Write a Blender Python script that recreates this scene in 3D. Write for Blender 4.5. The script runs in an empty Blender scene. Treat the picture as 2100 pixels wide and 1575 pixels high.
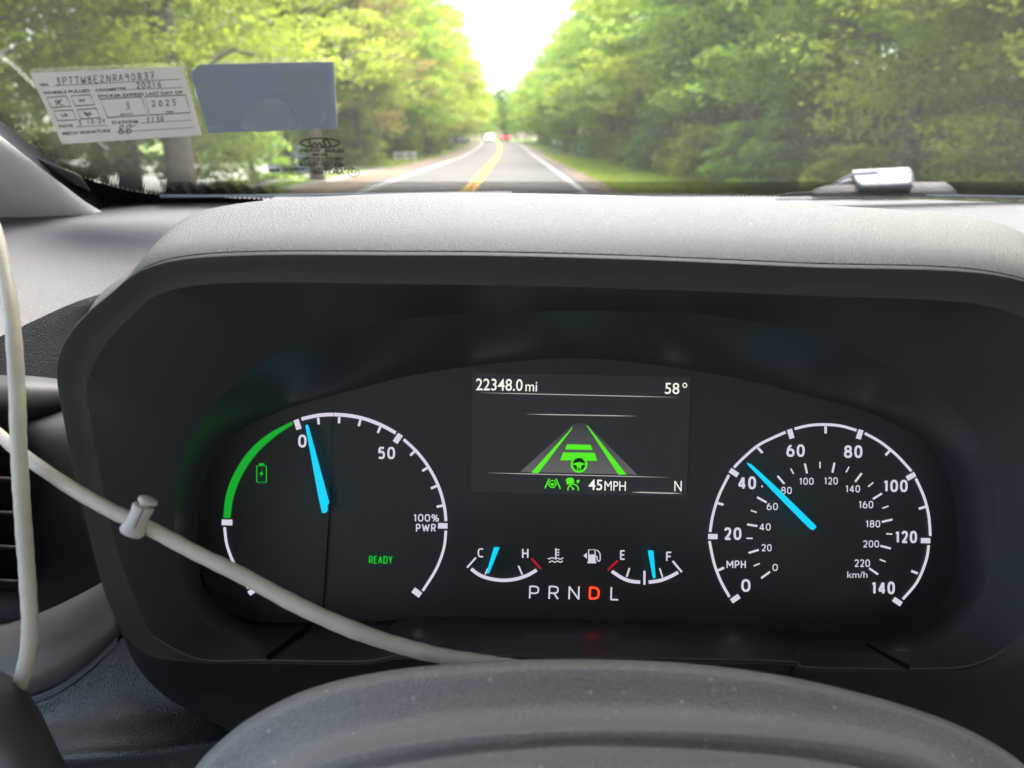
import bpy, bmesh, math, random
import numpy as np
from mathutils import Vector, Matrix
random.seed(7); rng = np.random.default_rng(7)
sc = bpy.context.scene
COL = sc.collection
# ---------------------------------------------------------------- camera
F = 1617.0                      # focal length in pixels of the 2100 px wide photograph
CAM_H = 1.40
PITCH = math.atan((787.5-286)/F)
cp, sp = math.cos(PITCH), math.sin(PITCH)
CAM = Vector((0, 0, CAM_H))
cam_d = bpy.data.cameras.new('camera'); cam = bpy.data.objects.new('camera', cam_d); COL.objects.link(cam)
cam.location = CAM; cam.rotation_euler = (math.pi/2-PITCH, 0, 0)
cam_d.sensor_fit = 'HORIZONTAL'; cam_d.sensor_width = 36; cam_d.lens = 36*F/2100
cam_d.clip_start = 0.01; cam_d.clip_end = 6000
cam_d.dof.use_dof = True; cam_d.dof.focus_distance = 0.355; cam_d.dof.aperture_fstop = 12.5
sc.camera = cam
# ---------------------------------------------------------------- light
SUN_EL, SUN_AZ = math.radians(70), math.radians(30)     # azimuth from +Y towards +X
w = bpy.data.worlds.new('World'); sc.world = w; w.use_nodes = True
nt = w.node_tree; nt.nodes.clear()
sky = nt.nodes.new('ShaderNodeTexSky'); sky.sky_type = 'NISHITA'; sky.sun_disc = False
sky.sun_elevation = SUN_EL; sky.sun_rotation = SUN_AZ; sky.dust_density = 4.0; sky.air_density = .9; sky.ozone_density = .25
bg = nt.nodes.new('ShaderNodeBackground'); bg.inputs[1].default_value = 0.15
wo = nt.nodes.new('ShaderNodeOutputWorld')
nt.links.new(sky.outputs[0], bg.inputs[0]); nt.links.new(bg.outputs[0], wo.inputs[0])
sd = bpy.data.lights.new('sun', 'SUN'); sd.energy = 1.5; sd.angle = math.radians(50); sd.color = (1, .97, .93)
sun = bpy.data.objects.new('sun', sd); COL.objects.link(sun)
sv = Vector((math.sin(SUN_AZ)*math.cos(SUN_EL), math.cos(SUN_AZ)*math.cos(SUN_EL), math.sin(SUN_EL)))
sun.rotation_euler = sv.to_track_quat('Z', 'Y').to_euler()
sc.view_settings.view_transform = 'Standard'; sc.view_settings.look = 'None'
sc.view_settings.gamma = 1; sc.view_settings.use_curve_mapping = False
EXPO = 3.0
sc.view_settings.exposure = EXPO
sc.render.engine = 'CYCLES'
sc.cycles.use_denoising = True
sc.cycles.max_bounces = 10; sc.cycles.transparent_max_bounces = 24
sc.cycles.diffuse_bounces = 5; sc.cycles.glossy_bounces = 3; sc.cycles.transmission_bounces = 4
sc.cycles.caustics_reflective = False; sc.cycles.caustics_refractive = False
sc.cycles.sample_clamp_indirect = 6.0

# ---------------------------------------------------------------- helpers: pixels and depths to points
XV = Vector((1, 0, 0)); UV_ = Vector((0, sp, cp)); FV = Vector((0, cp, -sp))
def L(u, v, d):                                   # point seen at (u, v) of the photograph, d metres deep
    return CAM + d*((u-1050)/F*XV + (787.5-v)/F*UV_ + FV)
def PZ(u, v, z):                                  # same, at height z relative to the eye
    b = (787.5-v)/F
    return L(u, v, z/(cp*b-sp))
def UZ(u, z, d):                                  # column u, relative height z, depth d
    y = (d+z*sp)/cp
    return CAM + Vector(((u-1050)/F*d, y, z))
WS_A = math.radians(32); WS_P = CAM + Vector((0, .755, -.052)); WS_N = Vector((0, math.sin(WS_A), math.cos(WS_A)))
def WS(u, v, off=0.0):                            # on the windscreen plane (off > 0: towards the outside)
    r = L(u, v, 1)-CAM
    t = ((WS_P+WS_N*off)-CAM).dot(WS_N)/r.dot(WS_N)
    return CAM + r*t
DIAL = 0.350
def dial(lift=0.0):
    return lambda u, v: L(u, v, DIAL-lift)
def wsf(off):
    return lambda u, v: WS(u, v, off)

def catmull(P, n, closed=False):
    P = [Vector(p) for p in P]; out = []
    N = len(P); segs = N if closed else N-1
    for i in range(segs):
        if closed: p0, p1, p2, p3 = P[(i-1) % N], P[i], P[(i+1) % N], P[(i+2) % N]
        else: p0, p1, p2, p3 = P[max(i-1, 0)], P[i], P[i+1], P[min(i+2, N-1)]
        for k in range(n):
            t = k/n
            out.append(.5*((2*p1)+(p2-p0)*t+(2*p0-5*p1+4*p2-p3)*t*t+(3*p1-p0-3*p2+p3)*t*t*t))
    if not closed: out.append(P[-1])
    return out
def resample(P, n):
    P = catmull(P, 8) if len(P) > 2 else [Vector(p) for p in P]
    s = [0]
    for a, b in zip(P, P[1:]): s.append(s[-1]+(b-a).length)
    out = []; j = 0
    for i in range(n):
        t = s[-1]*i/(n-1)
        while j < len(s)-2 and s[j+1] < t: j += 1
        q = (t-s[j])/max(s[j+1]-s[j], 1e-9)
        out.append(P[j].lerp(P[j+1], min(max(q, 0), 1)))
    return out

# ---------------------------------------------------------------- helpers: objects
def mesh_obj(name, verts, faces, mat, parent=None, smooth=True):
    me = bpy.data.meshes.new(name); me.from_pydata([tuple(v) for v in verts], [], faces)
    return link_mesh(name, me, mat, parent, smooth)
def link_mesh(name, me, mat, parent=None, smooth=True):
    if mat is not None and not me.materials: me.materials.append(mat)
    if smooth: me.polygons.foreach_set('use_smooth', [True]*len(me.polygons))
    me.update()
    o = bpy.data.objects.new(name, me); COL.objects.link(o)
    if parent is not None: attach(o, parent)
    return o
def attach(o, parent):
    o.parent = parent
    if tuple(parent.location) != (0, 0, 0) or tuple(parent.rotation_euler) != (0, 0, 0):
        o.matrix_parent_inverse = world_of(parent).inverted()
def world_of(o):
    m = o.matrix_basis.copy()
    if o.parent is not None: m = world_of(o.parent) @ o.matrix_parent_inverse @ m
    return m
def tag(o, label=None, cat=None, group=None, kind=None):
    if label: o['label'] = label
    if cat: o['category'] = cat
    if group: o['group'] = group
    if kind: o['kind'] = kind
    return o
def empty(name, loc, label=None, cat=None, group=None):
    o = bpy.data.objects.new(name, None); COL.objects.link(o); o.location = loc; o.empty_display_size = .05
    return tag(o, label, cat, group)
def solid(o, t, bevel=0, seg=2, off=-1):
    m = o.modifiers.new('solid', 'SOLIDIFY'); m.thickness = t; m.offset = off
    if bevel:
        b = o.modifiers.new('bevel', 'BEVEL'); b.width = bevel; b.segments = seg; b.limit_method = 'ANGLE'
    return o
def grid_faces(nr, nc, closed=False, flip=False):
    fs = []
    for r in range(nr-1):
        for c in range(nc if closed else nc-1):
            a, b = r*nc+c, r*nc+(c+1) % nc
            f = (a, b, b+nc, a+nc)
            fs.append(f[::-1] if flip else f)
    return fs
def surf(name, rows, mat, parent=None, nc=60, sub=6, thick=0, flip=False):
    R = [resample(r, nc) for r in rows]
    cols = [catmull([R[i][c] for i in range(len(R))], sub) for c in range(nc)]
    nr = len(cols[0])
    V = [cols[c][r] for r in range(nr) for c in range(nc)]
    o = mesh_obj(name, V, grid_faces(nr, nc, flip=flip), mat, parent)
    if thick: solid(o, thick)
    return o
def loft(name, rings, mat, parent=None, closed=True, n=8, sub=4, smoothcols=True, flip=False, thick=0):
    R = [catmull(r, n, closed) for r in rings]
    nc = len(R[0])
    cols = [catmull([R[i][c] for i in range(len(R))], sub) for c in range(nc)] if smoothcols else \
           [[R[i][c].lerp(R[i+1][c], k/sub) for i in range(len(R)-1) for k in range(sub)]+[R[-1][c]] for c in range(nc)]
    nr = len(cols[0]); V = [cols[c][r] for r in range(nr) for c in range(nc)]
    o = mesh_obj(name, V, grid_faces(nr, nc, closed, flip), mat, parent)
    if thick: solid(o, thick)
    return o
def ribbon(name, pts, width, sf, mat, parent, smooth=True, taper=None, closed=False):
    """flat printed stroke given in photograph pixels, laid on surface sf"""
    P = [Vector((p[0], p[1], 0)) for p in pts]
    if smooth and len(P) > 2: P = catmull(P, 8, closed)
    if closed: P.append(P[0])
    V = []; n = len(P)
    for i, p in enumerate(P):
        a = P[max(i-1, 0)]; b = P[min(i+1, n-1)]
        if closed and i in (0, n-1): a, b = P[-2], P[1]
        t = (b-a).normalized(); nrm = Vector((-t.y, t.x, 0))
        wd = width/2
        if taper: wd *= taper(i/(n-1))
        V += [sf(*(p+nrm*wd)[:2]), sf(*(p-nrm*wd)[:2])]
    fs = [(2*i, 2*i+1, 2*i+3, 2*i+2) for i in range(n-1)]
    return mesh_obj(name, V, fs, mat, parent, smooth=False)
def poly(name, pts, sf, mat, parent):
    V = [sf(*p) for p in pts]
    return mesh_obj(name, V, [tuple(range(len(V)))], mat, parent, smooth=False)
def prism(name, pts, sf0, sf1, mat, parent, bevel=0):
    n = len(pts); V = [sf0(*p) for p in pts]+[sf1(*p) for p in pts]
    fs = [tuple(range(n)), tuple(range(2*n-1, n-1, -1))]+[(i, i+n, (i+1) % n+n, (i+1) % n) for i in range(n)]
    o = mesh_obj(name, V, fs, mat, parent, smooth=False)
    bm = bmesh.new(); bm.from_mesh(o.data); bmesh.ops.recalc_face_normals(bm, faces=bm.faces); bm.to_mesh(o.data); bm.free()
    if bevel:
        b = o.modifiers.new('bevel', 'BEVEL'); b.width = bevel; b.segments = 2; b.limit_method = 'ANGLE'
    return o
_txt = {}
def text(name, s, bl, br, cap, sf, mat, parent, bold=0.0, skew=0.0, mirror=False):
    """lettering: s printed from pixel bl to pixel br on its baseline, cap pixels tall"""
    key = (s, bold)
    if key not in _txt:
        c = bpy.data.curves.new('t', 'FONT'); c.body = s; c.offset = bold; c.resolution_u = 3
        o = bpy.data.objects.new('t', c); COL.objects.link(o)
        bpy.context.view_layer.update()
        me = bpy.data.meshes.new_from_object(o)
        n = len(me.vertices); a = np.zeros(n*3); me.vertices.foreach_get('co', a); a = a.reshape(-1, 3)
        _txt[key] = (a, [tuple(p.vertices) for p in me.polygons])
        bpy.data.objects.remove(o); bpy.data.curves.remove(c); bpy.data.meshes.remove(me)
    a, fs = _txt[key]
    x0, x1 = a[:, 0].min(), a[:, 0].max()
    H = 0.729 if any(ch.isalnum() for ch in s) else 0.5
    y0, y1 = 0, (a[:, 1].max() if not any(ch in s for ch in '/') else H)
    sx = 1/(x1-x0); sy = cap/max(y1, .1)
    bl = Vector(bl); br = Vector(br); t = br-bl; tn = t.normalized(); up = Vector((tn.y, -tn.x))
    if up.y > 0: up = -up
    up = up + tn*skew
    V = []
    for x, y, _ in a:
        q = (x-x0)*sx
        if mirror: q = 1-q
        p = bl + t*q + up*(y*sy)
        V.append(sf(p.x, p.y))
    return mesh_obj(name, V, fs, mat, parent, smooth=False)
def ztext(z):                                     # zoomed coordinates to photograph pixels
    s, ox, oy = z
    return lambda x, y: (ox+x/s, oy+y/s)

# ---------------------------------------------------------------- materials
def mat(name, col, rough=.5, spec=.5, metal=0, bump=None, vary=None, specks=None, coat=0, emit=None, estr=0, coords='Generated', trans=0):
    m = bpy.data.materials.new(name); m.use_nodes = True; n = m.node_tree.nodes; l = m.node_tree.links
    b = n['Principled BSDF']
    b.inputs['Base Color'].default_value = (*col, 1); b.inputs['Roughness'].default_value = rough
    b.inputs['Specular IOR Level'].default_value = spec; b.inputs['Metallic'].default_value = metal
    b.inputs['Coat Weight'].default_value = coat
    if emit: b.inputs['Emission Color'].default_value = (*emit, 1); b.inputs['Emission Strength'].default_value = estr
    geo = n.new('ShaderNodeNewGeometry'); pos = geo.outputs['Position']
    base = None
    if vary:
        sc_, amt = vary
        nz = n.new('ShaderNodeTexNoise'); nz.inputs['Scale'].default_value = sc_; nz.inputs['Detail'].default_value = 6
        l.new(pos, nz.inputs['Vector'])
        mx = n.new('ShaderNodeMix'); mx.data_type = 'RGBA'
        mx.inputs[6].default_value = (*[c*(1-amt) for c in col], 1); mx.inputs[7].default_value = (*[min(c*(1+amt), 1) for c in col], 1)
        l.new(nz.outputs['Fac'], mx.inputs[0]); base = mx.outputs[2]
    if specks:
        scs, thr, scol = specks
        vo = n.new('ShaderNodeTexVoronoi'); vo.inputs['Scale'].default_value = scs; l.new(pos, vo.inputs['Vector'])
        nz2 = n.new('ShaderNodeTexNoise'); nz2.inputs['Scale'].default_value = scs*.21; nz2.inputs['Detail'].default_value = 2; l.new(pos, nz2.inputs['Vector'])
        mu = n.new('ShaderNodeMath'); mu.operation = 'MULTIPLY'; mu.inputs[1].default_value = thr*2.2; l.new(nz2.outputs['Fac'], mu.inputs[0])
        lt = n.new('ShaderNodeMath'); lt.operation = 'LESS_THAN'; l.new(vo.outputs['Distance'], lt.inputs[0])
        sb = n.new('ShaderNodeMath'); sb.operation = 'SUBTRACT'; l.new(mu.outputs[0], sb.inputs[0]); sb.inputs[1].default_value = thr*.62
        l.new(sb.outputs[0], lt.inputs[1])
        mx2 = n.new('ShaderNodeMix'); mx2.data_type = 'RGBA'; l.new(lt.outputs[0], mx2.inputs[0])
        if base is None: mx2.inputs[6].default_value = (*col, 1)
        else: l.new(base, mx2.inputs[6])
        mx2.inputs[7].default_value = (*scol, 1); base = mx2.outputs[2]
    if base is not None: l.new(base, b.inputs['Base Color'])
    if bump:
        bs, bd, st = bump
        nz = n.new('ShaderNodeTexNoise'); nz.inputs['Scale'].default_value = bs; nz.inputs['Detail'].default_value = 3
        l.new(pos, nz.inputs['Vector'])
        bp = n.new('ShaderNodeBump'); bp.inputs['Strength'].default_value = st; bp.inputs['Distance'].default_value = bd
        l.new(nz.outputs['Fac'], bp.inputs['Height']); l.new(bp.outputs[0], b.inputs['Normal'])
    return m
def grain(name, col, rough, cell, depth, strength, speck=.0, spec=.5, vary=.12, mottle=.22):
    """moulded plastic or leather with a fine pebbled grain, a little dust on it"""
    m = mat(name, col, rough, spec, vary=(9, vary)); n = m.node_tree.nodes; l = m.node_tree.links; b = n['Principled BSDF']
    geo = [x for x in n if x.type == 'NEW_GEOMETRY'][0].outputs['Position']
    vo = n.new('ShaderNodeTexVoronoi'); vo.inputs['Scale'].default_value = cell; vo.feature = 'SMOOTH_F1'; l.new(geo, vo.inputs['Vector'])
    nz = n.new('ShaderNodeTexNoise'); nz.inputs['Scale'].default_value = cell*.6; nz.inputs['Detail'].default_value = 4; l.new(geo, nz.inputs['Vector'])
    ad = n.new('ShaderNodeMath'); l.new(vo.outputs['Distance'], ad.inputs[0]); l.new(nz.outputs['Fac'], ad.inputs[1])
    bp = n.new('ShaderNodeBump'); bp.inputs['Strength'].default_value = strength; bp.inputs['Distance'].default_value = depth
    l.new(ad.outputs[0], bp.inputs['Height']); l.new(bp.outputs[0], b.inputs['Normal'])
    src = b.inputs['Base Color'].links[0].from_socket            # fine mottling: dust caught in the grain
    nf = n.new('ShaderNodeTexNoise'); nf.inputs['Scale'].default_value = 800; nf.inputs['Detail'].default_value = 3; nf.inputs['Roughness'].default_value = .7; l.new(geo, nf.inputs['Vector'])
    mr = n.new('ShaderNodeMapRange'); mr.inputs[1].default_value = .3; mr.inputs[2].default_value = .7; mr.inputs[3].default_value = 1-mottle; mr.inputs[4].default_value = 1+mottle; l.new(nf.outputs[0], mr.inputs[0])
    vm = n.new('ShaderNodeVectorMath'); vm.operation = 'SCALE'; l.new(src, vm.inputs[0]); l.new(mr.outputs[0], vm.inputs['Scale']); prev = vm.outputs[0]
    if speck:
        for scale, thr, gate, mixv in ((1500, .22, .35, .35), (330, .12, .16, .75)):
            v2 = n.new('ShaderNodeTexVoronoi'); v2.inputs['Scale'].default_value = scale; l.new(geo, v2.inputs['Vector'])
            cr = n.new('ShaderNodeMapRange'); cr.inputs[1].default_value = thr*.6*speck; cr.inputs[2].default_value = thr*speck
            cr.inputs[3].default_value = mixv; cr.inputs[4].default_value = 0; l.new(v2.outputs['Distance'], cr.inputs[0])
            sx_ = n.new('ShaderNodeSeparateColor'); l.new(v2.outputs['Color'], sx_.inputs[0])
            lt = n.new('ShaderNodeMath'); lt.operation = 'LESS_THAN'; lt.inputs[1].default_value = gate; l.new(sx_.outputs[0], lt.inputs[0])
            mu = n.new('ShaderNodeMath'); mu.operation = 'MULTIPLY'; l.new(lt.outputs[0], mu.inputs[0]); l.new(cr.outputs[0], mu.inputs[1])
            mx = n.new('ShaderNodeMix'); mx.data_type = 'RGBA'; l.new(mu.outputs[0], mx.inputs[0]); l.new(prev, mx.inputs[6])
            mx.inputs[7].default_value = (.5, .48, .44, 1); prev = mx.outputs[2]
    l.new(prev, b.inputs['Base Color'])
    return m
K = 1/2**EXPO
def glow(name, srgb, gain=1.0):
    c = [((x/255+.055)/1.055)**2.4 if x/255 > .04 else x/255/12.92 for x in srgb]
    m = mat(name, (.02, .02, .02), .5, .3, emit=c, estr=K*gain)
    return m
M = {}
M['dash_top'] = grain('dash_top_plastic', (.046, .044, .047), .62, 1300, .0007, .9, speck=.8, mottle=.34)
M['hood_top'] = grain('hood_top_plastic', (.054, .052, .053), .62, 1300, .0007, .9, speck=1.2, mottle=.34)
M['dash_face'] = grain('dash_face_plastic', (.030, .032, .038), .5, 1400, .0006, .9)
M['lip'] = mat('hood_lip_plastic', (.052, .051, .048), .62, .4, bump=(2600, .0003, .25), vary=(30, .08))
M['ceiling'] = mat('hood_inner_plastic', (.052, .052, .054), .45, .5, bump=(2600, .0002, .12), vary=(14, .12))
M['surround'] = mat('dial_surround_plastic', (.048, .048, .054), .31, .6, bump=(2200, .0002, .08), vary=(12, .12))
M['dialface'] = mat('dial_face_print', (.042, .041, .039), .5, .3, bump=(3000, .0001, .1))
M['gap'] = mat('seam_black', (.003, .003, .003), .8, .1)
M['shroud'] = mat('shroud_black', (.008, .008, .009), .6, .3, bump=(1500, .0003, .3))
M['trim'] = mat('grey_trim', (.075, .074, .072), .5, .45, bump=(2500, .0002, .2), vary=(12, .1))
M['trim_gloss'] = mat('satin_trim', (.030, .030, .032), .5, .25)
M['leather'] = grain('knee_leather', (.026, .030, .033), .36, 1500, .0005, .8, spec=.5)
M['stitch'] = mat('stitch_thread', (.11, .12, .14), .6)
M['rim'] = grain('wheel_leather', (.235, .226, .215), .6, 1900, .0005, .7, speck=1.9, mottle=.14, vary=.25)
M['cord'] = mat('cream_cord', (.62, .56, .455), .5, .4, bump=(900, .0004, .5), vary=(120, .14))
M['slider'] = mat('slider_plastic', (.54, .505, .45), .38, .5, vary=(90, .06))
M['pillar'] = mat('pillar_fabric', (.84, .81, .74), .85, .2, bump=(1400, .0006, .6), vary=(300, .05))
M['rubber'] = mat('black_rubber', (.006, .006, .007), .55, .3)
M['facet'] = mat('pillar_cover', (.07, .066, .07), .5)
M['paper'] = mat('sticker_paper', (.50, .50, .50), .7, .3, vary=(40, .05))
M['paper_edge'] = mat('paper_edge', (.7, .68, .62), .7)
M['ink'] = mat('printed_ink', (.02, .02, .022), .8, .1)
M['pen'] = mat('pen_ink', (.035, .035, .045), .8, .1)
M['pen_red'] = mat('signature_ink', (.09, .035, .055), .8, .1)
M['silver'] = mat('wiper_silver', (.13, .13, .133), .4, .5, metal=0, vary=(60, .1))
M['wiper_black'] = mat('wiper_plastic', (.10, .095, .092), .55, vary=(60, .2))
M['frit'] = mat('ceramic_frit', (.012, .012, .012), .6, .2)
M['etch'] = mat('etched_print', (.03, .035, .02), .7, .2)
M['white_mark'] = glow('dial_white', (214, 209, 228), 1.0)
M['screen_white'] = glow('screen_white', (240, 238, 226), 1.1)
M['green_arc'] = glow('dial_green', (10, 165, 40), 1.0)
M['green_text'] = glow('ready_green', (10, 190, 40), 1.0)
M['green_lcd'] = glow('screen_green', (78, 222, 20), 1.15)
M['blue'] = glow('needle_blue', (0, 192, 226), 1.25)
M['red_tick'] = glow('tick_red', (168, 20, 38), 1.0)
M['red_d'] = glow('letter_red', (255, 62, 30), 2.0)
M['screen'] = glow('screen_backlight', (46, 46, 53), .55)
M['lane_grey'] = glow('lane_grey', (96, 94, 94), .9)
M['line_grey'] = glow('line_grey', (190, 188, 180), .9)
M['disc_dark'] = mat('icon_dark', (.004, .02, .006), .6)  # dark backing of the wheel icon, part of the screen drawing

def gradient_line(name, srgb, u0, u1):
    return glow(name, srgb, .9)

# glass: thin sheet, mostly clear, with a real Fresnel reflection
def thin_glass(name, tint=(.96, .98, .97), k=1.0, film=0):
    m = bpy.data.materials.new(name); m.use_nodes = True; n = m.node_tree.nodes; l = m.node_tree.links
    n.remove(n['Principled BSDF']); out = n['Material Output']
    tr = n.new('ShaderNodeBsdfTransparent'); tr.inputs[0].default_value = (*tint, 1)
    gl = n.new('ShaderNodeBsdfGlossy'); gl.inputs['Roughness'].default_value = .02
    geo = n.new('ShaderNodeNewGeometry')          # Schlick reflectance, the same from both sides of the pane
    dp = n.new('ShaderNodeVectorMath'); dp.operation = 'DOT_PRODUCT'; l.new(geo.outputs['Normal'], dp.inputs[0]); l.new(geo.outputs['Incoming'], dp.inputs[1])
    ab = n.new('ShaderNodeMath'); ab.operation = 'ABSOLUTE'; l.new(dp.outputs['Value'], ab.inputs[0])
    iv = n.new('ShaderNodeMath'); iv.operation = 'SUBTRACT'; iv.inputs[0].default_value = 1; l.new(ab.outputs[0], iv.inputs[1])
    pw = n.new('ShaderNodeMath'); pw.operation = 'POWER'; pw.inputs[1].default_value = 5; l.new(iv.outputs[0], pw.inputs[0])
    fr = n.new('ShaderNodeMath'); fr.operation = 'MULTIPLY_ADD'; fr.inputs[1].default_value = .93; fr.inputs[2].default_value = .07; l.new(pw.outputs[0], fr.inputs[0])
    mu = n.new('ShaderNodeMath'); mu.operation = 'MULTIPLY'; mu.inputs[1].default_value = k; l.new(fr.outputs[0], mu.inputs[0])
    mx = n.new('ShaderNodeMixShader'); l.new(mu.outputs[0], mx.inputs[0]); l.new(tr.outputs[0], mx.inputs[1]); l.new(gl.outputs[0], mx.inputs[2])
    if film:                                      # dust film added as a veiling haze over the view outside
        tl = n.new('ShaderNodeBsdfTranslucent'); tl.inputs[0].default_value = (.85, .84, .80, 1)
        m2 = n.new('ShaderNodeMixShader'); m2.inputs[0].default_value = film
        l.new(mx.outputs[0], m2.inputs[1]); l.new(tl.outputs[0], m2.inputs[2]); l.new(m2.outputs[0], out.inputs[0])
    else: l.new(mx.outputs[0], out.inputs[0])
    return m
M['glass'] = thin_glass('clear_glass', k=.8, film=.010)

# ================================================================ THE LAND
def smooth(t): t = min(max(t, 0), 1); return t*t*(3-2*t)
def road_x(y):                                    # the road drifts gently to the left far ahead
    return -1.9*(max(y-55, 0)/120)**2 if y < 260 else -1.9*(205/120)**2-.0285*1.9*(y-260)
def road_z(y): return 1.0*smooth((y-62)/125)
def ground_z(x, y):
    z = road_z(y)
    dx = x-road_x(y)
    if dx < -8: z -= 1.9*smooth((-dx-8)/8)
    if dx > 9: z += .5*smooth((dx-9)/10)
    if -8 < dx < -5.2 or 3.2 < dx < 9: z -= .10
    return z
def mat_grass():
    m = mat('grass_ground', (.075, .12, .02), .9, .1); n = m.node_tree.nodes; l = m.node_tree.links; b = n['Principled BSDF']
    geo = [x for x in n if x.type == 'NEW_GEOMETRY'][0].outputs['Position']
    cr = n.new('ShaderNodeValToRGB'); nz = n.new('ShaderNodeTexNoise'); nz.inputs['Scale'].default_value = .7; nz.inputs['Detail'].default_value = 9
    l.new(geo, nz.inputs['Vector']); l.new(nz.outputs[0], cr.inputs[0])
    cr.color_ramp.elements[0].position = .3; cr.color_ramp.elements[0].color = (.045, .08, .014, 1)
    cr.color_ramp.elements[1].position = .72; cr.color_ramp.elements[1].color = (.16, .2, .045, 1)
    l.new(cr.outputs[0], b.inputs['Base Color'])
    return m
M['grass'] = mat_grass()
M['asphalt'] = mat('old_asphalt', (.105, .100, .095), .95, .08, bump=(60, .01, .5), vary=(.6, .16))
M['gravel'] = mat('gravel', (.15, .12, .09), .9, .1, bump=(25, .03, .6), vary=(3, .3))
M['pale_gravel'] = mat('pale_gravel', (.22, .21, .19), .9, .1, bump=(25, .03, .6), vary=(2, .15))
M['yellow_line'] = mat('yellow_road_paint', (.46, .28, .05), .95, .08, vary=(5, .2))
M['white_line'] = mat('white_road_paint', (.42, .415, .40), .95, .08, vary=(5, .15))
xs = [-900, -300, -120, -60, -35, -24, -18, -16, -14, -12, -10, -8, -7, -5.4, -4.6, -3, 0, 2, 2.6, 3.3, 5, 7, 9, 11, 14, 18, 24, 40, 90, 300, 900]
ys = [-200, -60, -20] + list(range(-10, 300, 5)) + [320, 360, 420, 600, 1200, 3500]
V = [(x+road_x(y) if abs(x) < 100 else x, y, ground_z(x+road_x(y), y)) for y in ys for x in xs]
g = mesh_obj('ground', V, grid_faces(len(ys), len(xs)), M['grass']); tag(g, kind='structure')
def strip(name, x0, x1, lift, m, y0=-15, y1=262, step=4, wob=0):
    V = []; y = y0
    ysx = list(np.arange(y0, y1, step))+[y1]
    for y in ysx:
        c = road_x(y); z = road_z(y)+lift
        V += [(c+x0+(random.uniform(-wob, wob)), y, z), (c+x1+(random.uniform(-wob, wob)), y, z)]
    o = mesh_obj(name, V, [(2*i, 2*i+1, 2*i+3, 2*i+2) for i in range(len(ysx)-1)], m)
    tag(o, kind='structure'); return o
strip('gravel_shoulder', -6.3, -4.3, .012, M['gravel'], wob=.12, step=1.5)
strip('gravel_shoulder', 2.1, 3.1, .012, M['gravel'], wob=.12, step=1.5)
strip('road', -4.75, 2.35, .020, M['asphalt'])
strip('centre_line', -1.42, -1.29, .025, M['yellow_line'])
strip('centre_line', -1.17, -1.04, .025, M['yellow_line'])
strip('edge_line', 1.93, 2.06, .025, M['white_line'])
strip('edge_line', -4.25, -4.10, .025, M['white_line'])
# pale gravel drive running down to the lake on the left
V = []; n_ = 16
for i in range(n_+1):
    x = -5.9-i*1.35; y0 = 25-i*.15+random.uniform(-.3, .3); y1 = 44+i*1.8+random.uniform(-.5, .5)
    for k in range(7):
        y = y0+(y1-y0)*k/6
        V.append((x, y, max(ground_z(x, y), ground_z(x-.6, y))+.03))
dr = mesh_obj('driveway', V, grid_faces(n_+1, 7, flip=True), M['pale_gravel']); tag(dr, kind='structure')
lm = mat('lake_water', (.03, .045, .05), .06, .5, bump=(1.2, .05, .25))
lk = mesh_obj('lake', [(-700, -40, -1.2), (-17.5, -40, -1.2), (-19, 150, -1.2), (-26, 420, -1.2), (-700, 1500, -1.2)], [(0, 1, 2, 3, 4)], lm, smooth=False)
tag(lk, kind='structure')

# ---------------------------------------------------------------- foliage
def leaf_mat(name, c0, c1, tr=.45):
    m = bpy.data.materials.new(name); m.use_nodes = True; n = m.node_tree.nodes; l = m.node_tree.links
    b = n['Principled BSDF']; b.inputs['Roughness'].default_value = .5; b.inputs['Specular IOR Level'].default_value = .35
    geo = n.new('ShaderNodeNewGeometry'); oi = n.new('ShaderNodeObjectInfo')
    nz = n.new('ShaderNodeTexNoise'); nz.inputs['Scale'].default_value = .9; nz.inputs['Detail'].default_value = 5; l.new(geo.outputs['Position'], nz.inputs['Vector'])
    ad = n.new('ShaderNodeMath'); ad.operation = 'MULTIPLY_ADD'; l.new(geo.outputs['Random Per Island'], ad.inputs[0]); ad.inputs[1].default_value = .35; l.new(nz.outputs[0], ad.inputs[2])
    ad2 = n.new('ShaderNodeMath'); ad2.operation = 'MULTIPLY_ADD'; l.new(oi.outputs['Random'], ad2.inputs[0]); ad2.inputs[1].default_value = .28; l.new(ad.outputs[0], ad2.inputs[2])
    cr = n.new('ShaderNodeValToRGB'); l.new(ad2.outputs[0], cr.inputs[0])
    cr.color_ramp.elements[0].position = .5; cr.color_ramp.elements[0].color = (*c0, 1)
    cr.color_ramp.elements[1].position = 1.05 if False else 1.0; cr.color_ramp.elements[1].color = (*c1, 1)
    l.new(cr.outputs[0], b.inputs['Base Color'])
    t = n.new('ShaderNodeBsdfTranslucent'); l.new(cr.outputs[0], t.inputs[0])
    mx = n.new('ShaderNodeMixShader'); mx.inputs[0].default_value = tr
    l.new(b.outputs[0], mx.inputs[1]); l.new(t.outputs[0], mx.inputs[2]); l.new(mx.outputs[0], n['Material Output'].inputs[0])
    return m
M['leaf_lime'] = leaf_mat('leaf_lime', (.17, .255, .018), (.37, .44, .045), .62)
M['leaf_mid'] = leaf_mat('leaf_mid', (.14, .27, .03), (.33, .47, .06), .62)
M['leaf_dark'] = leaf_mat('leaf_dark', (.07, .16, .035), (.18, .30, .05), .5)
M['leaf_rust'] = leaf_mat('leaf_rust', (.17, .15, .03), (.32, .25, .07), .45)
M['bark'] = mat('bark', (.13, .11, .09), .9, .1, bump=(14, .04, .8), vary=(6, .35))
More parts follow.
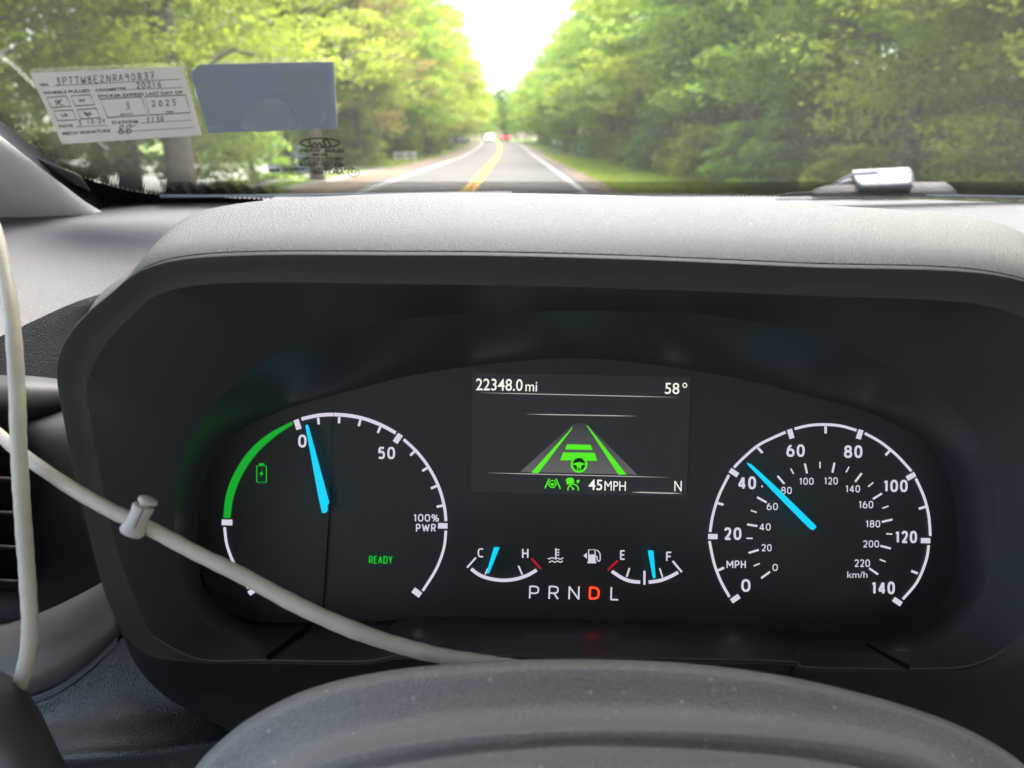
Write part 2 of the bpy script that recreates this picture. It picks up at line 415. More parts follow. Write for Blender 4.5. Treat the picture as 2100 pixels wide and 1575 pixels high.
def leaf_mesh(name, centres, radii, per, size, flat=.35, mm=None, seed=0):
    """many small folded leaves in flattened sprays"""
    r = np.random.default_rng(seed)
    C = np.repeat(np.asarray(centres, float), per, axis=0); R = np.repeat(np.asarray(radii, float), per)
    n = len(C)
    d = r.normal(size=(n, 3)); d /= np.linalg.norm(d, axis=1)[:, None]
    rad = R*r.random(n)**.5
    P = C+d*rad[:, None]*np.array([1, 1, flat])
    P[:, 2] -= .18*rad
    nr = r.normal(size=(n, 3))*.55+np.array([0, 0, 1.0]); nr /= np.linalg.norm(nr, axis=1)[:, None]
    a = np.cross(nr, r.normal(size=(n, 3))); a /= np.linalg.norm(a, axis=1)[:, None]
    b = np.cross(nr, a)
    s = size*(.6+.8*r.random(n))[:, None]
    V = np.stack([P-a*s, P+b*s*.48-nr*s*.12, P+a*s, P-b*s*.48-nr*s*.12], axis=1).reshape(-1, 3)
    me = bpy.data.meshes.new(name); me.vertices.add(4*n); me.vertices.foreach_set('co', V.ravel())
    me.loops.add(4*n); me.loops.foreach_set('vertex_index', np.arange(4*n, dtype=np.int32))
    me.polygons.add(n); me.polygons.foreach_set('loop_start', np.arange(0, 4*n, 4, dtype=np.int32))
    me.update(calc_edges=True)
    if mm: me.materials.append(mm)
    return me
def tube_arrays(P, R, ns=7):
    V = []; n = len(P)
    for i, p in enumerate(P):
        t = (P[min(i+1, n-1)]-P[max(i-1, 0)]).normalized()
        x = t.orthogonal().normalized() if i == 0 else (x-t*x.dot(t)).normalized()
        y = t.cross(x)
        for k in range(ns):
            a = 2*math.pi*k/ns; V.append(p+(x*math.cos(a)+y*math.sin(a))*R[i])
    fs = grid_faces(n, ns, True)
    fs.append(tuple(range(ns))[::-1]); fs.append(tuple((n-1)*ns+k for k in range(ns)))
    return V, fs
def merge(parts):
    V = []; Fs = []
    for v, f in parts:
        o = len(V); V += v; Fs += [tuple(i+o for i in q) for q in f]
    return V, Fs
def tree_meshes(i, h, r, z0, nspray, per, size, trunk_r, mm, lean=0):
    rr = random.Random(100+i)
    parts = []; top = Vector((lean, 0, h*.93))
    tp = [Vector((0, 0, -.3)), Vector((rr.uniform(-.1, .1), 0, h*.3)), Vector((lean*.5+rr.uniform(-.2, .2), rr.uniform(-.2, .2), h*.62)), top]
    parts.append(tube_arrays(catmull(tp, 4), [trunk_r*(1-.9*k/12)*(1.25 if k == 0 else 1) for k in range(13)], 8))
    cen = []; rad = []
    nb = 16
    for k in range(nb):
        t = .18+.75*k/nb; a = k*2.4+rr.uniform(-.4, .4); ln = r*(.75+.5*rr.random())*(math.sin(math.pi*min(t*.9+.12, 1))**.6)
        b0 = Vector((lean*t*.6, 0, h*t)); b1 = b0+Vector((math.cos(a)*ln*.5, math.sin(a)*ln*.5, ln*.22)); b2 = b0+Vector((math.cos(a)*ln, math.sin(a)*ln, ln*.18))
        parts.append(tube_arrays([b0, b1, b2], [trunk_r*.34*(1-t*.6), trunk_r*.2*(1-t*.6), .012], 5))
        for q in range(int(nspray/nb)):
            f = .35+.75*rr.random(); c = b0.lerp(b2, f)+Vector((rr.gauss(0, .8), rr.gauss(0, .8), rr.gauss(0, .75)))
            if c.z < z0: c.z = z0+rr.random()*1.5
            cen.append(c[:]); rad.append(rr.uniform(.55, 1.15))
    V, Fs = merge(parts); tm = bpy.data.meshes.new('trunk'); tm.from_pydata([tuple(v) for v in V], [], Fs); tm.materials.append(M['bark'])
    tm.polygons.foreach_set('use_smooth', [True]*len(tm.polygons))
    return tm, leaf_mesh('crown', cen, rad, per, size, mm=mm, seed=i)
PROTO = {
 'near': [tree_meshes(8, 11, 3.6, .5, 520, 130, .062, .13, M['leaf_lime'])],
 'lime': [tree_meshes(1, 14, 4.2, .9, 430, 72, .105, .16, M['leaf_lime']), tree_meshes(2, 15, 4.6, 1.3, 420, 72, .11, .2, M['leaf_lime'], .6)],
 'mid': [tree_meshes(3, 15, 4.3, 1.0, 400, 70, .105, .17, M['leaf_mid']), tree_meshes(4, 14, 4.6, 1.4, 380, 72, .11, .14, M['leaf_mid'], -.5)],
 'dark': [tree_meshes(5, 14, 4.0, .8, 420, 70, .12, .2, M['leaf_dark'])],
 'rust': [tree_meshes(6, 12, 3.8, 2.0, 240, 66, .10, .15, M['leaf_rust'])],
 'sparse': [tree_meshes(7, 16, 4.4, 3.0, 170, 60, .11, .34, M['leaf_lime'])],
}
def tree(kind, x, y, s, label, group=None, var=None, rz=None, sz=None):
    t = empty('tree', (x, y, ground_z(x, y)), label, 'tree', group)
    P = PROTO[kind]; tm, cm = P[random.randrange(len(P)) if var is None else var]
    t.rotation_euler = (0, 0, random.uniform(0, 6.28) if rz is None else rz); t.scale = (s, s, sz or s*random.uniform(.92, 1.08))
    for nm, me in (('trunk', tm), ('crown', cm)):
        o = bpy.data.objects.new(nm, me); COL.objects.link(o); o.parent = t
    return t
def bush_mesh(i, r, h, n, per, size, mm):
    rr = random.Random(500+i); cen = []; rad = []
    for k in range(n):
        a = rr.uniform(0, 6.28); q = rr.random()**.5; z = h*rr.random()**.8
        f = r*(1-.5*(z/h)**2)*q
        cen.append((math.cos(a)*f, math.sin(a)*f, .15+z)); rad.append(rr.uniform(.25, .5))
    return leaf_mesh('bush', cen, rad, per, size, mm=mm, seed=40+i)
BUSH = [bush_mesh(1, 1.5, 2.0, 110, 60, .07, M['leaf_mid']), bush_mesh(2, 1.3, 1.6, 90, 60, .07, M['leaf_lime']), bush_mesh(3, 1.6, 2.4, 110, 60, .08, M['leaf_dark'])]
def bush(k, x, y, s, label, group):
    o = bpy.data.objects.new('bush', BUSH[k]); COL.objects.link(o); o.location = (x, y, ground_z(x, y)-.1)
    o.rotation_euler = (0, 0, random.uniform(0, 6.28)); o.scale = (s, s, s*random.uniform(.85, 1.15))
    tag(o, label, 'bush', group); return o

ORD = ['first', 'second', 'third', 'fourth', 'fifth', 'sixth', 'seventh', 'eighth', 'ninth', 'tenth', 'eleventh', 'twelfth']
# right side: dense wood
y = 7.0; i = 0
while y < 190:
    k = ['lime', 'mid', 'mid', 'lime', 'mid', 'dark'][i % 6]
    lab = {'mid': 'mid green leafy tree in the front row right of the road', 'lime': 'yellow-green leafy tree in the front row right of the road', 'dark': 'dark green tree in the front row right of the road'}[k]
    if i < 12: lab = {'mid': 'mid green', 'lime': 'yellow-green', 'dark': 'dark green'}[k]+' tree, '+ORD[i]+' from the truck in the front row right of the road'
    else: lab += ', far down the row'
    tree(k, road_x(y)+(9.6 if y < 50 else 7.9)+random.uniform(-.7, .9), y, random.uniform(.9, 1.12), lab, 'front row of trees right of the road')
    y += random.uniform(4.6, 6.2); i += 1
y = 9.0; i = 0
while y < 130:
    k = ['dark', 'mid', 'mid'][i % 3]
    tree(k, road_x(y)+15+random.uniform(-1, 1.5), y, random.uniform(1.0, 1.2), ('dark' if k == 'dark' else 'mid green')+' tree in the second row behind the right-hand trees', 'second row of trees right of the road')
    y += random.uniform(5.5, 7.5); i += 1
for i in range(34):
    y = 10+i*4.2; k = random.choice([0, 1, 1, 2]) if y > 16 else 1
    tail_ = ', '+ORD[i]+' from the truck along the right verge' if i < 10 else ' far down the right verge below the trees'
    bush(k, road_x(y)+7.7+random.uniform(-.7, 1.2), y+random.uniform(-1, 1), random.uniform(.75, 1.15), ['leafy mid green bush', 'yellow-green bush', 'dark green bush'][k]+tail_, 'bushes along the right verge')
# left side: lighter, see-through
y = 10.0; i = 0
while y < 200:
    k = ['lime', 'lime', 'sparse', 'mid', 'lime', 'rust'][i % 6]
    lab = {'lime': 'sunlit yellow-green tree left of the road', 'sparse': 'tall open-crowned tree left of the road', 'mid': 'mid green tree left of the road', 'rust': 'tree with rust-tinted young leaves left of the road'}[k]
    if not 26 < y < 40:
        if i < 12: lab = {'lime': 'sunlit yellow-green', 'sparse': 'open-crowned', 'mid': 'mid green', 'rust': 'rust-tinted'}[k]+' tree, '+ORD[i]+' from the truck in the front row left of the road'
        else: lab += ', far down the row'
        tree(k, road_x(y)-(10.6 if y < 55 else 8.6)+random.uniform(-.9, .9), y, random.uniform(.92, 1.12), lab, 'front row of trees left of the road')
    y += random.uniform(5.2, 6.8); i += 1
y = 14.0; i = 0
while y < 110:
    k = ['lime', 'lime', 'sparse', 'mid'][i % 4]
    tree(k, -15.5+random.uniform(-1, 1), y, random.uniform(.9, 1.15), ('open-crowned' if k == 'sparse' else 'leafy')+' tree at the lake shore behind the left-hand trees', 'trees along the lake shore')
    y += random.uniform(5.5, 8); i += 1
for i in range(46):
    y = 9+i*2.6; k = random.choice([1, 1, 0])
    if 25 < y < 44: continue
    tail_ = ', '+ORD[i]+' from the truck along the left verge' if i < 6 else ' far down the left verge below the trees'
    bush(k, road_x(y)-9.6+random.uniform(-4.2, 1.2), y, random.uniform(1.0, 1.6), ['leafy mid green bush', 'yellow-green bush'][k]+tail_, 'bushes along the left verge')
tree('near', 8.6, 8.0, 1.0, 'bright lime tree nearest the truck on the right edge')
tree('near', 7.9, 12.5, .8, 'low bright lime tree just left of the nearest right-hand tree')
tree('near', -8.6, 13.0, .95, 'bright lime tree nearest the truck on the left edge')
tree('near', -8.8, 21.5, .9, 'bright lime tree just behind the thick trunk on the left')
# singled-out trees
tree('sparse', -7.1, 17.5, 1.0, 'thick grey-brown trunk rising behind the two windscreen stickers', rz=1.0)
tree('sparse', -7.3, 30.5, .8, 'slim trunk beside the pale gravel drive on the left', rz=2.0)
tree('rust', -8.7, 47, 1.12, 'rust-tinted tree leaning over the left side of the sky gap')
tree('dark', road_x(205)+1.2, 212, .95, 'dark green tree closing the end of the road above the red tail lights')
tree('lime', road_x(205)-6.0, 203, .85, 'lime green tree left of the dark tree at the end of the road')
tree('mid', road_x(205)+7.5, 208, .9, 'mid green tree right of the dark tree at the end of the road')
for j, (dx, yy) in enumerate(((-8, 196), (-5, 222), (6, 192), (10, 198), (4, 228), (-1, 250), (-12, 215), (-17, 225), (-3, 235), (5, 240), (12, 230), (16, 222), (-9, 245))):
    tree('mid', road_x(205)+dx, yy, .95, 'mid green tree in the far wood beyond the end of the road', 'trees of the far wood')
# deep wood behind the rows on the right: one mass nobody could count
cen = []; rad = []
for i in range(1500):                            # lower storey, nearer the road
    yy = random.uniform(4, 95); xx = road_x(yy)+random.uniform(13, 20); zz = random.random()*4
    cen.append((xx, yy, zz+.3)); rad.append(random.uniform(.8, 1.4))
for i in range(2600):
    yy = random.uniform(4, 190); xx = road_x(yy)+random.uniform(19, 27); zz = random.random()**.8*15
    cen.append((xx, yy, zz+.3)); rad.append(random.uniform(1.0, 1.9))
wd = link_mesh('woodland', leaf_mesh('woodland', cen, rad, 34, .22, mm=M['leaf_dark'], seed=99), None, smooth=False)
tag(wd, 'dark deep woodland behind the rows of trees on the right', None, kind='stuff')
# verge grass blades
n = 26000
side = rng.random(n) < .62
gy = 6+70*rng.random(n)**1.3
gx = np.where(side, 2.9+5.6*rng.random(n), -6.1-3.4*rng.random(n))
ok = ~((~side) & (gy > 24) & (gy < 46)); gx, gy = gx[ok], gy[ok]; n = len(gx)
gx = gx+np.array([road_x(v) for v in gy]); gz = np.array([ground_z(a, b) for a, b in zip(gx, gy)])
hh = .08+.16*rng.random(n); an = rng.random(n)*6.28; ww = .012+.012*rng.random(n)
ln = rng.normal(size=(n, 2))*.05
V = np.zeros((n, 3, 3)); V[:, 0] = np.stack([gx-np.cos(an)*ww, gy-np.sin(an)*ww, gz], 1); V[:, 1] = np.stack([gx+np.cos(an)*ww, gy+np.sin(an)*ww, gz], 1)
V[:, 2] = np.stack([gx+ln[:, 0], gy+ln[:, 1], gz+hh], 1)
me = bpy.data.meshes.new('verge_grass'); me.vertices.add(3*n); me.vertices.foreach_set('co', V.ravel()); me.loops.add(3*n); me.loops.foreach_set('vertex_index', np.arange(3*n, dtype=np.int32))
me.polygons.add(n); me.polygons.foreach_set('loop_start', np.arange(0, 3*n, 3, dtype=np.int32)); me.update(calc_edges=True); me.materials.append(M['leaf_lime'])
tag(link_mesh('verge_grass', me, None, smooth=False), 'rough bright green grass on both verges of the road', kind='stuff')

# ---------------------------------------------------------------- roadside things
def boxm(x0, x1, y0, y1, z0, z1):
    V = [Vector(p) for p in ((x0, y0, z0), (x1, y0, z0), (x1, y1, z0), (x0, y1, z0), (x0, y0, z1), (x1, y0, z1), (x1, y1, z1), (x0, y1, z1))]
    return V, [(3, 2, 1, 0), (4, 5, 6, 7), (0, 1, 5, 4), (1, 2, 6, 5), (2, 3, 7, 6), (3, 0, 4, 7)]
def box(name, b, m, parent, bevel=0):
    V, f = boxm(*b); o = mesh_obj(name, V, f, m, parent, smooth=False)
    if bevel: q = o.modifiers.new('bevel', 'BEVEL'); q.width = bevel; q.segments = 3
    return o
def at_empty(name, x, y, label, cat, group=None, rz=0):
    e = empty(name, (x, y, ground_z(x, y)), label, cat, group); e.rotation_euler = (0, 0, rz); return e
M['mail_white'] = mat('white_enamel', (.75, .74, .72), .4); M['post_wood'] = mat('weathered_post', (.42, .38, .33), .8, vary=(8, .2))
M['teal'] = mat('teal_plastic', (.05, .30, .25), .5); M['mail_grey'] = mat('grey_enamel', (.33, .33, .36), .4)
def local(e, name, b, m, bevel=0, V=None, f=None):
    if V is None: V, f = boxm(*b)
    me = bpy.data.meshes.new(name); me.from_pydata([tuple(v) for v in V], [], f); me.materials.append(m)
    o = bpy.data.objects.new(name, me); COL.objects.link(o); o.parent = e
    if bevel: q = o.modifiers.new('bevel', 'BEVEL'); q.width = bevel; q.segments = 3
    return o
def mailbox(x, y, s, m, label):
    e = at_empty('mailbox', x, y, label, 'mailbox', rz=random.uniform(-.2, .2)); e.scale = (s, s, s)
    local(e, 'post', (-.05, .05, -.05, .05, 0, 1.0), M['post_wood'])
    prof = [(-.13, 0), (.13, 0)]+[(.13*math.cos(a), .14+.13*math.sin(a)) for a in np.linspace(0, math.pi, 9)]
    V = [Vector((p[0], yy, 1.0+p[1])) for yy in (-.28, .28) for p in prof]; n = len(prof)
    local(e, 'box', None, m, V=V, f=[tuple(range(n)), tuple(range(2*n-1, n-1, -1))]+[(i, i+n, (i+1) % n+n, (i+1) % n) for i in range(n)])
    local(e, 'flag', (.135, .15, -.1, -.06, 1.1, 1.32), M['red_paint'])
M['red_paint'] = mat('red_paint', (.45, .03, .02), .5)
mailbox(3.75, 73, 1.15, M['mail_white'], 'white mailbox on a post nearest the road on the right')
mailbox(4.7, 80, 1.0, M['mail_white'], 'second white mailbox just right of the nearest mailbox')
mailbox(6.0, 84, .9, M['mail_grey'], 'grey mailbox next to the teal bin')
e = at_empty('wheelie_bin', 6.1, 72, 'teal wheeled bin on the grass right of the mailboxes', 'bin')
Vb = [Vector(p) for p in ((-.25, -.3, .08), (.25, -.3, .08), (.25, .3, .08), (-.25, .3, .08), (-.31, -.38, .95), (.31, -.38, .95), (.31, .38, .95), (-.31, .38, .95))]
local(e, 'body', None, M['teal'], .02, V=Vb, f=boxm(0, 1, 0, 1, 0, 1)[1])
local(e, 'lid', (-.34, .34, -.42, .42, .955, 1.03), M['teal'], .02)
for sx in (-.28, .22):
    V_, f_ = tube_arrays([Vector((sx, .32, .12)), Vector((sx+.06, .32, .12))], [.12, .12], 12); local(e, 'wheel', None, M['rubber'], V=V_, f=f_)
# short white rail fence at the drive on the left
e = at_empty('rail_fence', -6.9, 53, 'short white rail fence beside the left verge', 'fence', rz=.5); e.scale = (.7, .7, .7)
for k in range(3): local(e, 'post', (-1+k-.06, -1+k+.06, -.06, .06, 0, 1.1), M['mail_white'])
for z_ in (.45, .85): local(e, 'rail', (-1, 1, -.025, .025, z_, z_+.12), M['mail_white'])
# far lake house, pale, beyond the drive
M['house_wall'] = mat('pale_siding', (.62, .61, .60), .7, vary=(1, .08)); M['roof_blue'] = mat('blue_grey_roof', (.22, .28, .34), .7, vary=(2, .1)); M['window_dark'] = mat('window_glass', (.03, .04, .05), .1)
e = at_empty('boathouse', -18.5, 74, 'pale boathouse with blue-grey roof behind the left-hand trees', 'building', rz=.2)
local(e, 'wall', (-3.2, 3.2, -3, 3, 0, 2.6), M['house_wall'])
local(e, 'roof', None, M['roof_blue'], V=[Vector(p) for p in ((-3.6, -3.4, 2.6), (3.6, -3.4, 2.6), (3.6, 3.4, 2.6), (-3.6, 3.4, 2.6), (-3.6, 0, 4.1), (3.6, 0, 4.1))], f=[(0, 1, 5, 4), (2, 3, 4, 5), (0, 4, 3), (1, 2, 5), (3, 2, 1, 0)])
for wx in (-1.9, .9): local(e, 'window', (wx, wx+1.0, -3.03, -2.9, 1.0, 2.0), M['window_dark'])

# ---------------------------------------------------------------- cars ahead
M['tyre'] = mat('tyre', (.015, .015, .015), .85); M['alloy'] = mat('alloy', (.4, .4, .42), .35, metal=.8)
M['car_glass'] = mat('car_glass', (.02, .025, .03), .06); 
M['head_on'] = mat('headlight_lit', (.9, .9, .85), .3, emit=(1, .86, .62), estr=26); M['tail_on'] = mat('tail_light_lit', (.5, .02, .02), .3, emit=(1, .04, .03), estr=9)
M['tail_off'] = mat('tail_lens', (.25, .01, .01), .2); M['head_off'] = mat('head_lens', (.6, .6, .6), .1)
def car(x, y, rz, paint, label, front_on, tail=False):
    e = empty('car', (x, y, road_z(y)+.022), label, 'car'); e.rotation_euler = (0, 0, rz)      # faces +Y
    prof = [(-2.25, .45), (-2.28, .75), (-2.2, .98), (-1.2, 1.02), (.9, .98), (1.7, .92), (2.2, .78), (2.3, .5), (2.2, .28), (-2.15, .28)]
    n = len(prof); V = []
    for sx, k in ((-.92, .96), (-.86, 1.0), (.86, 1.0), (.92, .96)):
        V += [Vector((sx, p[0]*(1 if abs(sx) < .9 else .97), .28+(p[1]-.28)*k)) for p in prof]
    f = [tuple(range(n))[::-1], tuple(3*n+i for i in range(n))]+[(r*n+i, (r+1)*n+i, (r+1)*n+(i+1) % n, r*n+(i+1) % n) for r in range(3) for i in range(n)]
    local(e, 'body', None, paint, V=[v for v in V], f=[q[::-1] for q in f])
    cab = [(-2.05, .98, .84), (-1.75, 1.52, .68), (.1, 1.56, .68), (1.0, .98, .84)]
    V = [Vector((s*c[2], c[0], c[1])) for s in (-1, 1) for c in cab]
    local(e, 'cabin', None, M['car_glass'], V=V, f=[(0, 1, 2, 3), (7, 6, 5, 4), (0, 4, 5, 1), (2, 6, 7, 3), (3, 7, 4, 0), (1, 5, 6, 2)])
    local(e, 'roof', (-.67, .67, -1.75, .1, 1.56, 1.60), paint, .015)
    for sx in (-1, 1):
        for yy in (-1.35, 1.4):
            V_, f_ = tube_arrays([Vector((sx*.95, yy, .32)), Vector((sx*.72, yy, .32))], [.32, .32], 18)
            wh = local(e, 'wheel', None, M['tyre'], V=V_, f=f_)
            V_, f_ = tube_arrays([Vector((sx*.965, yy, .32)), Vector((sx*.94, yy, .32))], [.19, .19], 12)
            rm = local(e, 'rim', None, M['alloy'], V=V_, f=f_); rm.parent = wh
        V_, f_ = tube_arrays([Vector((sx*.66, 2.18, .68)), Vector((sx*.66, 2.27, .66))], [.13, .12], 12); local(e, 'headlight', None, M['head_on'] if front_on else M['head_off'], V=V_, f=f_)
        V_, f_ = tube_arrays([Vector((sx*.68, -2.2, .84)), Vector((sx*.68, -2.30, .84))], [.13, .13], 12); local(e, 'tail_light', None, M['tail_on'] if tail else M['tail_off'], V=V_, f=f_)
        local(e, 'mirror', (sx*.88-.1+.1*sx, sx*.88+.1+.1*sx, .65, .8, .98, 1.12), paint, .02)
    local(e, 'bumper', (-.84, .84, -2.36, -2.2, .35, .55), M['tyre'], .03)
    return e
pr = mat('red_car_paint', (.22, .015, .015), .3, coat=.5); pw = mat('grey_car_paint', (.35, .36, .38), .3, coat=.5)
car(road_x(172)+.45, 172, math.atan(.055), pr, 'red car driving ahead with both tail lights lit', False, True)
car(road_x(168)-2.85, 168, math.pi+math.atan(.055), pw, 'light grey oncoming car with both headlights lit', True)
pd = mat('silver_car_paint', (.5, .5, .52), .3, coat=.5)
car(road_x(150)-9.0, 152, 1.2, pd, 'silver car parked off the left side of the road', False)['label'] = 'silver car parked off the left side of the road'

# ================================================================ THE TRUCK
# ---- cab shell round the driver, bonnet in front
cab = empty('pickup_cab', (.4, 0, .5), 'light-lined pickup cab enclosing the driver seat', 'vehicle')
M['liner'] = mat('headliner_fabric', (.66, .64, .60), .9, .1, bump=(900, .0006, .4)); M['door_plastic'] = mat('door_plastic', (.12, .115, .11), .6)
M['seat'] = mat('seat_cloth', (.24, .235, .23), .9, bump=(700, .001, .5)); M['body_paint'] = mat('truck_paint', (.30, .31, .32), .35, coat=.6)
c0 = CAM.copy()
XL, XR = -.44, 1.22
surf('roof', [[c0+Vector((XL, -1.5, .17)), c0+Vector((.4, -1.5, .22)), c0+Vector((XR, -1.5, .17))],
              [c0+Vector((XL, -.5, .20)), c0+Vector((.4, -.5, .25)), c0+Vector((XR, -.5, .20))],
              [c0+Vector((XL+.03, .38, .165)), c0+Vector((.4, .40, .17)), c0+Vector((XR-.03, .38, .165))]], M['liner'], cab, nc=14, thick=.02)
box('rear_wall', (XL, XR, -1.54, -1.50, .45, CAM_H-.12), M['door_plastic'], cab)
box('floor', (XL, XR, -1.5, .72, .42, .45), M['door_plastic'], cab)
for xx, s in ((XL, -1), (XR, 1)):
    box('door', (min(xx, xx+.06*s), max(xx, xx+.06*s), -1.5, .50, .45, CAM_H-.28), M['door_plastic'], cab)
    box('pillar', (min(xx, xx+.05*s), max(xx, xx+.05*s), -.42, -.32, CAM_H-.20, CAM_H+.18), M['liner'], cab)
    box('pillar', (min(xx, xx+.05*s), max(xx, xx+.05*s), -1.5, -1.34, CAM_H-.20, CAM_H+.17), M['liner'], cab)
for sx in (.03, .77):
    box('seat_back', (sx-.24, sx+.24, -.62, -.48, .75, CAM_H-.05), M['seat'], cab, .05)
    box('seat_cushion', (sx-.25, sx+.25, -.50, .0, .62, .78), M['seat'], cab, .05)
    box('head_restraint', (sx-.13, sx+.13, -.63, -.53, CAM_H-.03, CAM_H+.13), M['seat'], cab, .04)
box('bulkhead', (XL, XR, .72, .76, .45, CAM_H-.24), M['door_plastic'], cab)
surf('bonnet', [[Vector((XL-.1, .86, 1.22)), Vector((.4, .90, 1.26)), Vector((XR+.1, .86, 1.22))],
                [Vector((XL-.1, 1.5, 1.16)), Vector((.4, 1.5, 1.20)), Vector((XR+.1, 1.5, 1.16))],
                [Vector((XL-.08, 1.95, 1.08)), Vector((.4, 2.0, 1.11)), Vector((XR+.08, 1.95, 1.08))],
                [Vector((XL-.06, 2.05, .8)), Vector((.4, 2.1, .8)), Vector((XR+.06, 2.05, .8))]], M['body_paint'], cab, nc=20, thick=.02)

# ---- dashboard
dash = empty('dashboard', L(400, 700, .45), 'dark grey grained dashboard running under the windscreen', 'dashboard')
rear = [(-900, 480), (-420, 452), (-150, 436), (0, 428), (180, 419), (400, 409), (700, 400), (1050, 397), (1400, 399), (1700, 405), (2000, 415), (2300, 428), (2600, 436), (3100, 446), (3600, 462), (4050, 490)]
crease = [(-900, 1050), (-420, 850), (-150, 750), (0, 690), (210, 602), (420, 590), (700, 588), (1050, 586), (1400, 586), (1700, 586), (2000, 588), (2300, 600), (2600, 620), (3100, 640), (3600, 665), (4050, 700)]
r0 = [PZ(u, v, -.058-(.004 if u < 400 else 0)) for u, v in rear]
rc_ = [PZ(u, v, -.100 if u < 100 else -.095) for u, v in crease]
rm1 = [a.lerp(b, .38)+Vector((0, 0, .012)) for a, b in zip(r0, rc_)]
rm2 = [a.lerp(b, .80)+Vector((0, 0, .010)) for a, b in zip(r0, rc_)]
rb = [p+Vector((0, .03, -.03)) for p in r0]
surf('top_pad', [rb, r0, rm1, rm2, rc_], M['dash_top'], dash, nc=90, sub=8)
f0 = [p+Vector((0, -.002, -.006)) for p in rc_]
f1 = [p+Vector((0, .006, -.02)) for p in rc_]
f2 = [p+Vector((0, .012, -.052)) for p in rc_]
f3 = [p+Vector((0, .02, -.12)) for p in rc_]
surf('face_panel', [rc_, f0, f1, f2, f3], M['dash_face'], dash, nc=90, sub=5)
# satin vent trim, vent pod and louvres on the left
surf('vent_trim', [[L(-160, 778, .400), L(0, 784, .402), L(60, 785, .404), L(126, 792, .412)],
                   [L(-160, 800, .392), L(0, 803, .394), L(60, 804, .397), L(132, 806, .408)],
                   [L(-160, 838, .390), L(0, 838, .392), L(60, 835, .396), L(136, 822, .408)],
                   [L(-160, 862, .396), L(0, 860, .398), L(60, 851, .400), L(138, 824, .41)]], M['trim_gloss'], dash, nc=30, thick=.004)
surf('vent_housing', [[L(-160, 862, .400), L(0, 862, .402), L(55, 854, .404), L(145, 828, .412)],
                      [L(-160, 880, .397), L(30, 884, .397), L(90, 900, .395), L(160, 900, .400)],
                      [L(-160, 1040, .405), L(30, 1040, .402), L(110, 1050, .396), L(185, 1060, .395)],
                      [L(-160, 1315, .405), L(20, 1300, .405), L(110, 1275, .40), L(240, 1225, .395)]], M['shroud'], dash, nc=30, thick=.003)
for k in range(5):
    vv = 905+k*70
    surf('louvre', [[L(-150, vv+26, .402), L(-40, vv+26, .401), L(46-k*1, vv+30, .400)], [L(-150, vv+8, .388), L(-40, vv+8, .387), L(46-k, vv+12, .388)]], M['trim_gloss'], dash, nc=8, sub=3, thick=.002)
# grey trim below the vent
surf('lower_trim', [[L(-200, 1305, .398), L(-60, 1296, .396), L(20, 1288, .394), L(90, 1266, .391), (L(160, 1234, .388)), L(230, 1196, .386)],
                    [L(-200, 1317, .388), L(-60, 1308, .386), L(25, 1300, .384), L(97, 1277, .382), (L(168, 1244, .380)), L(238, 1208, .379)],
                    [L(-200, 1390, .384), L(-60, 1380, .381), L(35, 1360, .378), L(105, 1330, .376), (L(180, 1290, .375)), L(245, 1248, .375)],
                    [L(-200, 1470, .390), L(-60, 1455, .386), L(45, 1424, .380), L(120, 1396, .378), (L(185, 1350, .377)), L(250, 1290, .378)],
                    [L(-200, 1478, .42), L(-60, 1463, .42), L(45, 1432, .42), L(120, 1404, .42), L(185, 1358, .42), L(250, 1298, .42)]], M['trim'], dash, nc=40, thick=.003)
# padded leather knee panel with its stitched edge
up = [(-120, 1500), (0, 1454), (50, 1432), (120, 1404), (185, 1358), (245, 1302), (330, 1290), (480, 1290), (620, 1290)]
k0 = [L(u, v, .388) for u, v in up]; k1 = [L(u+2, v+8, .376) for u, v in up]; k1b = [L(u+5, v+20, .373) for u, v in up]
def lowrow(v, dd, sag): return [L(u, v+(sag if u < 100 else 0)*(1-u/100 if u < 100 else 0)*.2-max(0, (u-380))*.12, d_) for (u, _), d_ in zip(up, dd)]
k2 = [L(u, vv, d_) for (u, _), vv, d_ in zip(up, (1560, 1520, 1500, 1480, 1462, 1448, 1445, 1440, 1430), (.372, .371, .370, .368, .367, .367, .368, .37, .375))]
k3 = [L(u, vv, d_) for (u, _), vv, d_ in zip(up, (1590, 1560, 1548, 1532, 1526, 1522, 1516, 1496, 1480), (.356, .352, .347, .342, .340, .340, .342, .35, .36))]
k4 = [L(u, vv, d_) for (u, _), vv, d_ in zip(up, (1630, 1600, 1592, 1584, 1580, 1576, 1570, 1550, 1530), (.352, .348, .342, .336, .333, .333, .336, .345, .355))]
k5 = [L(u, 1740, .40) for u, _ in up]
k00 = [L(u, v+6, .43) for u, v in up]
surf('knee_pad', [k00, k0, k1, k1b, k2, k3, k4, k5], M['leather'], dash, nc=60, sub=8)
seam = resample([p-FV*.001 for p in k1[1:6]], 90)
V_, f_ = tube_arrays(seam, [.0021]*len(seam), 10); mesh_obj('piping', V_, f_, M['leather'], dash)
parts = []
for a, b in zip(seam[::1], seam[1::1]):
    q = (b-a); c_ = a.lerp(b, .5)-FV*.0014
    parts.append(tube_arrays([c_+UV_*.0017-q*.28, c_-UV_*.0016+q*.28-FV*.0003], [.00055, .00055], 5))
V_, f_ = merge(parts); st = mesh_obj('stitching', V_, f_, M['stitch'], dash); st['kind'] = 'stuff'

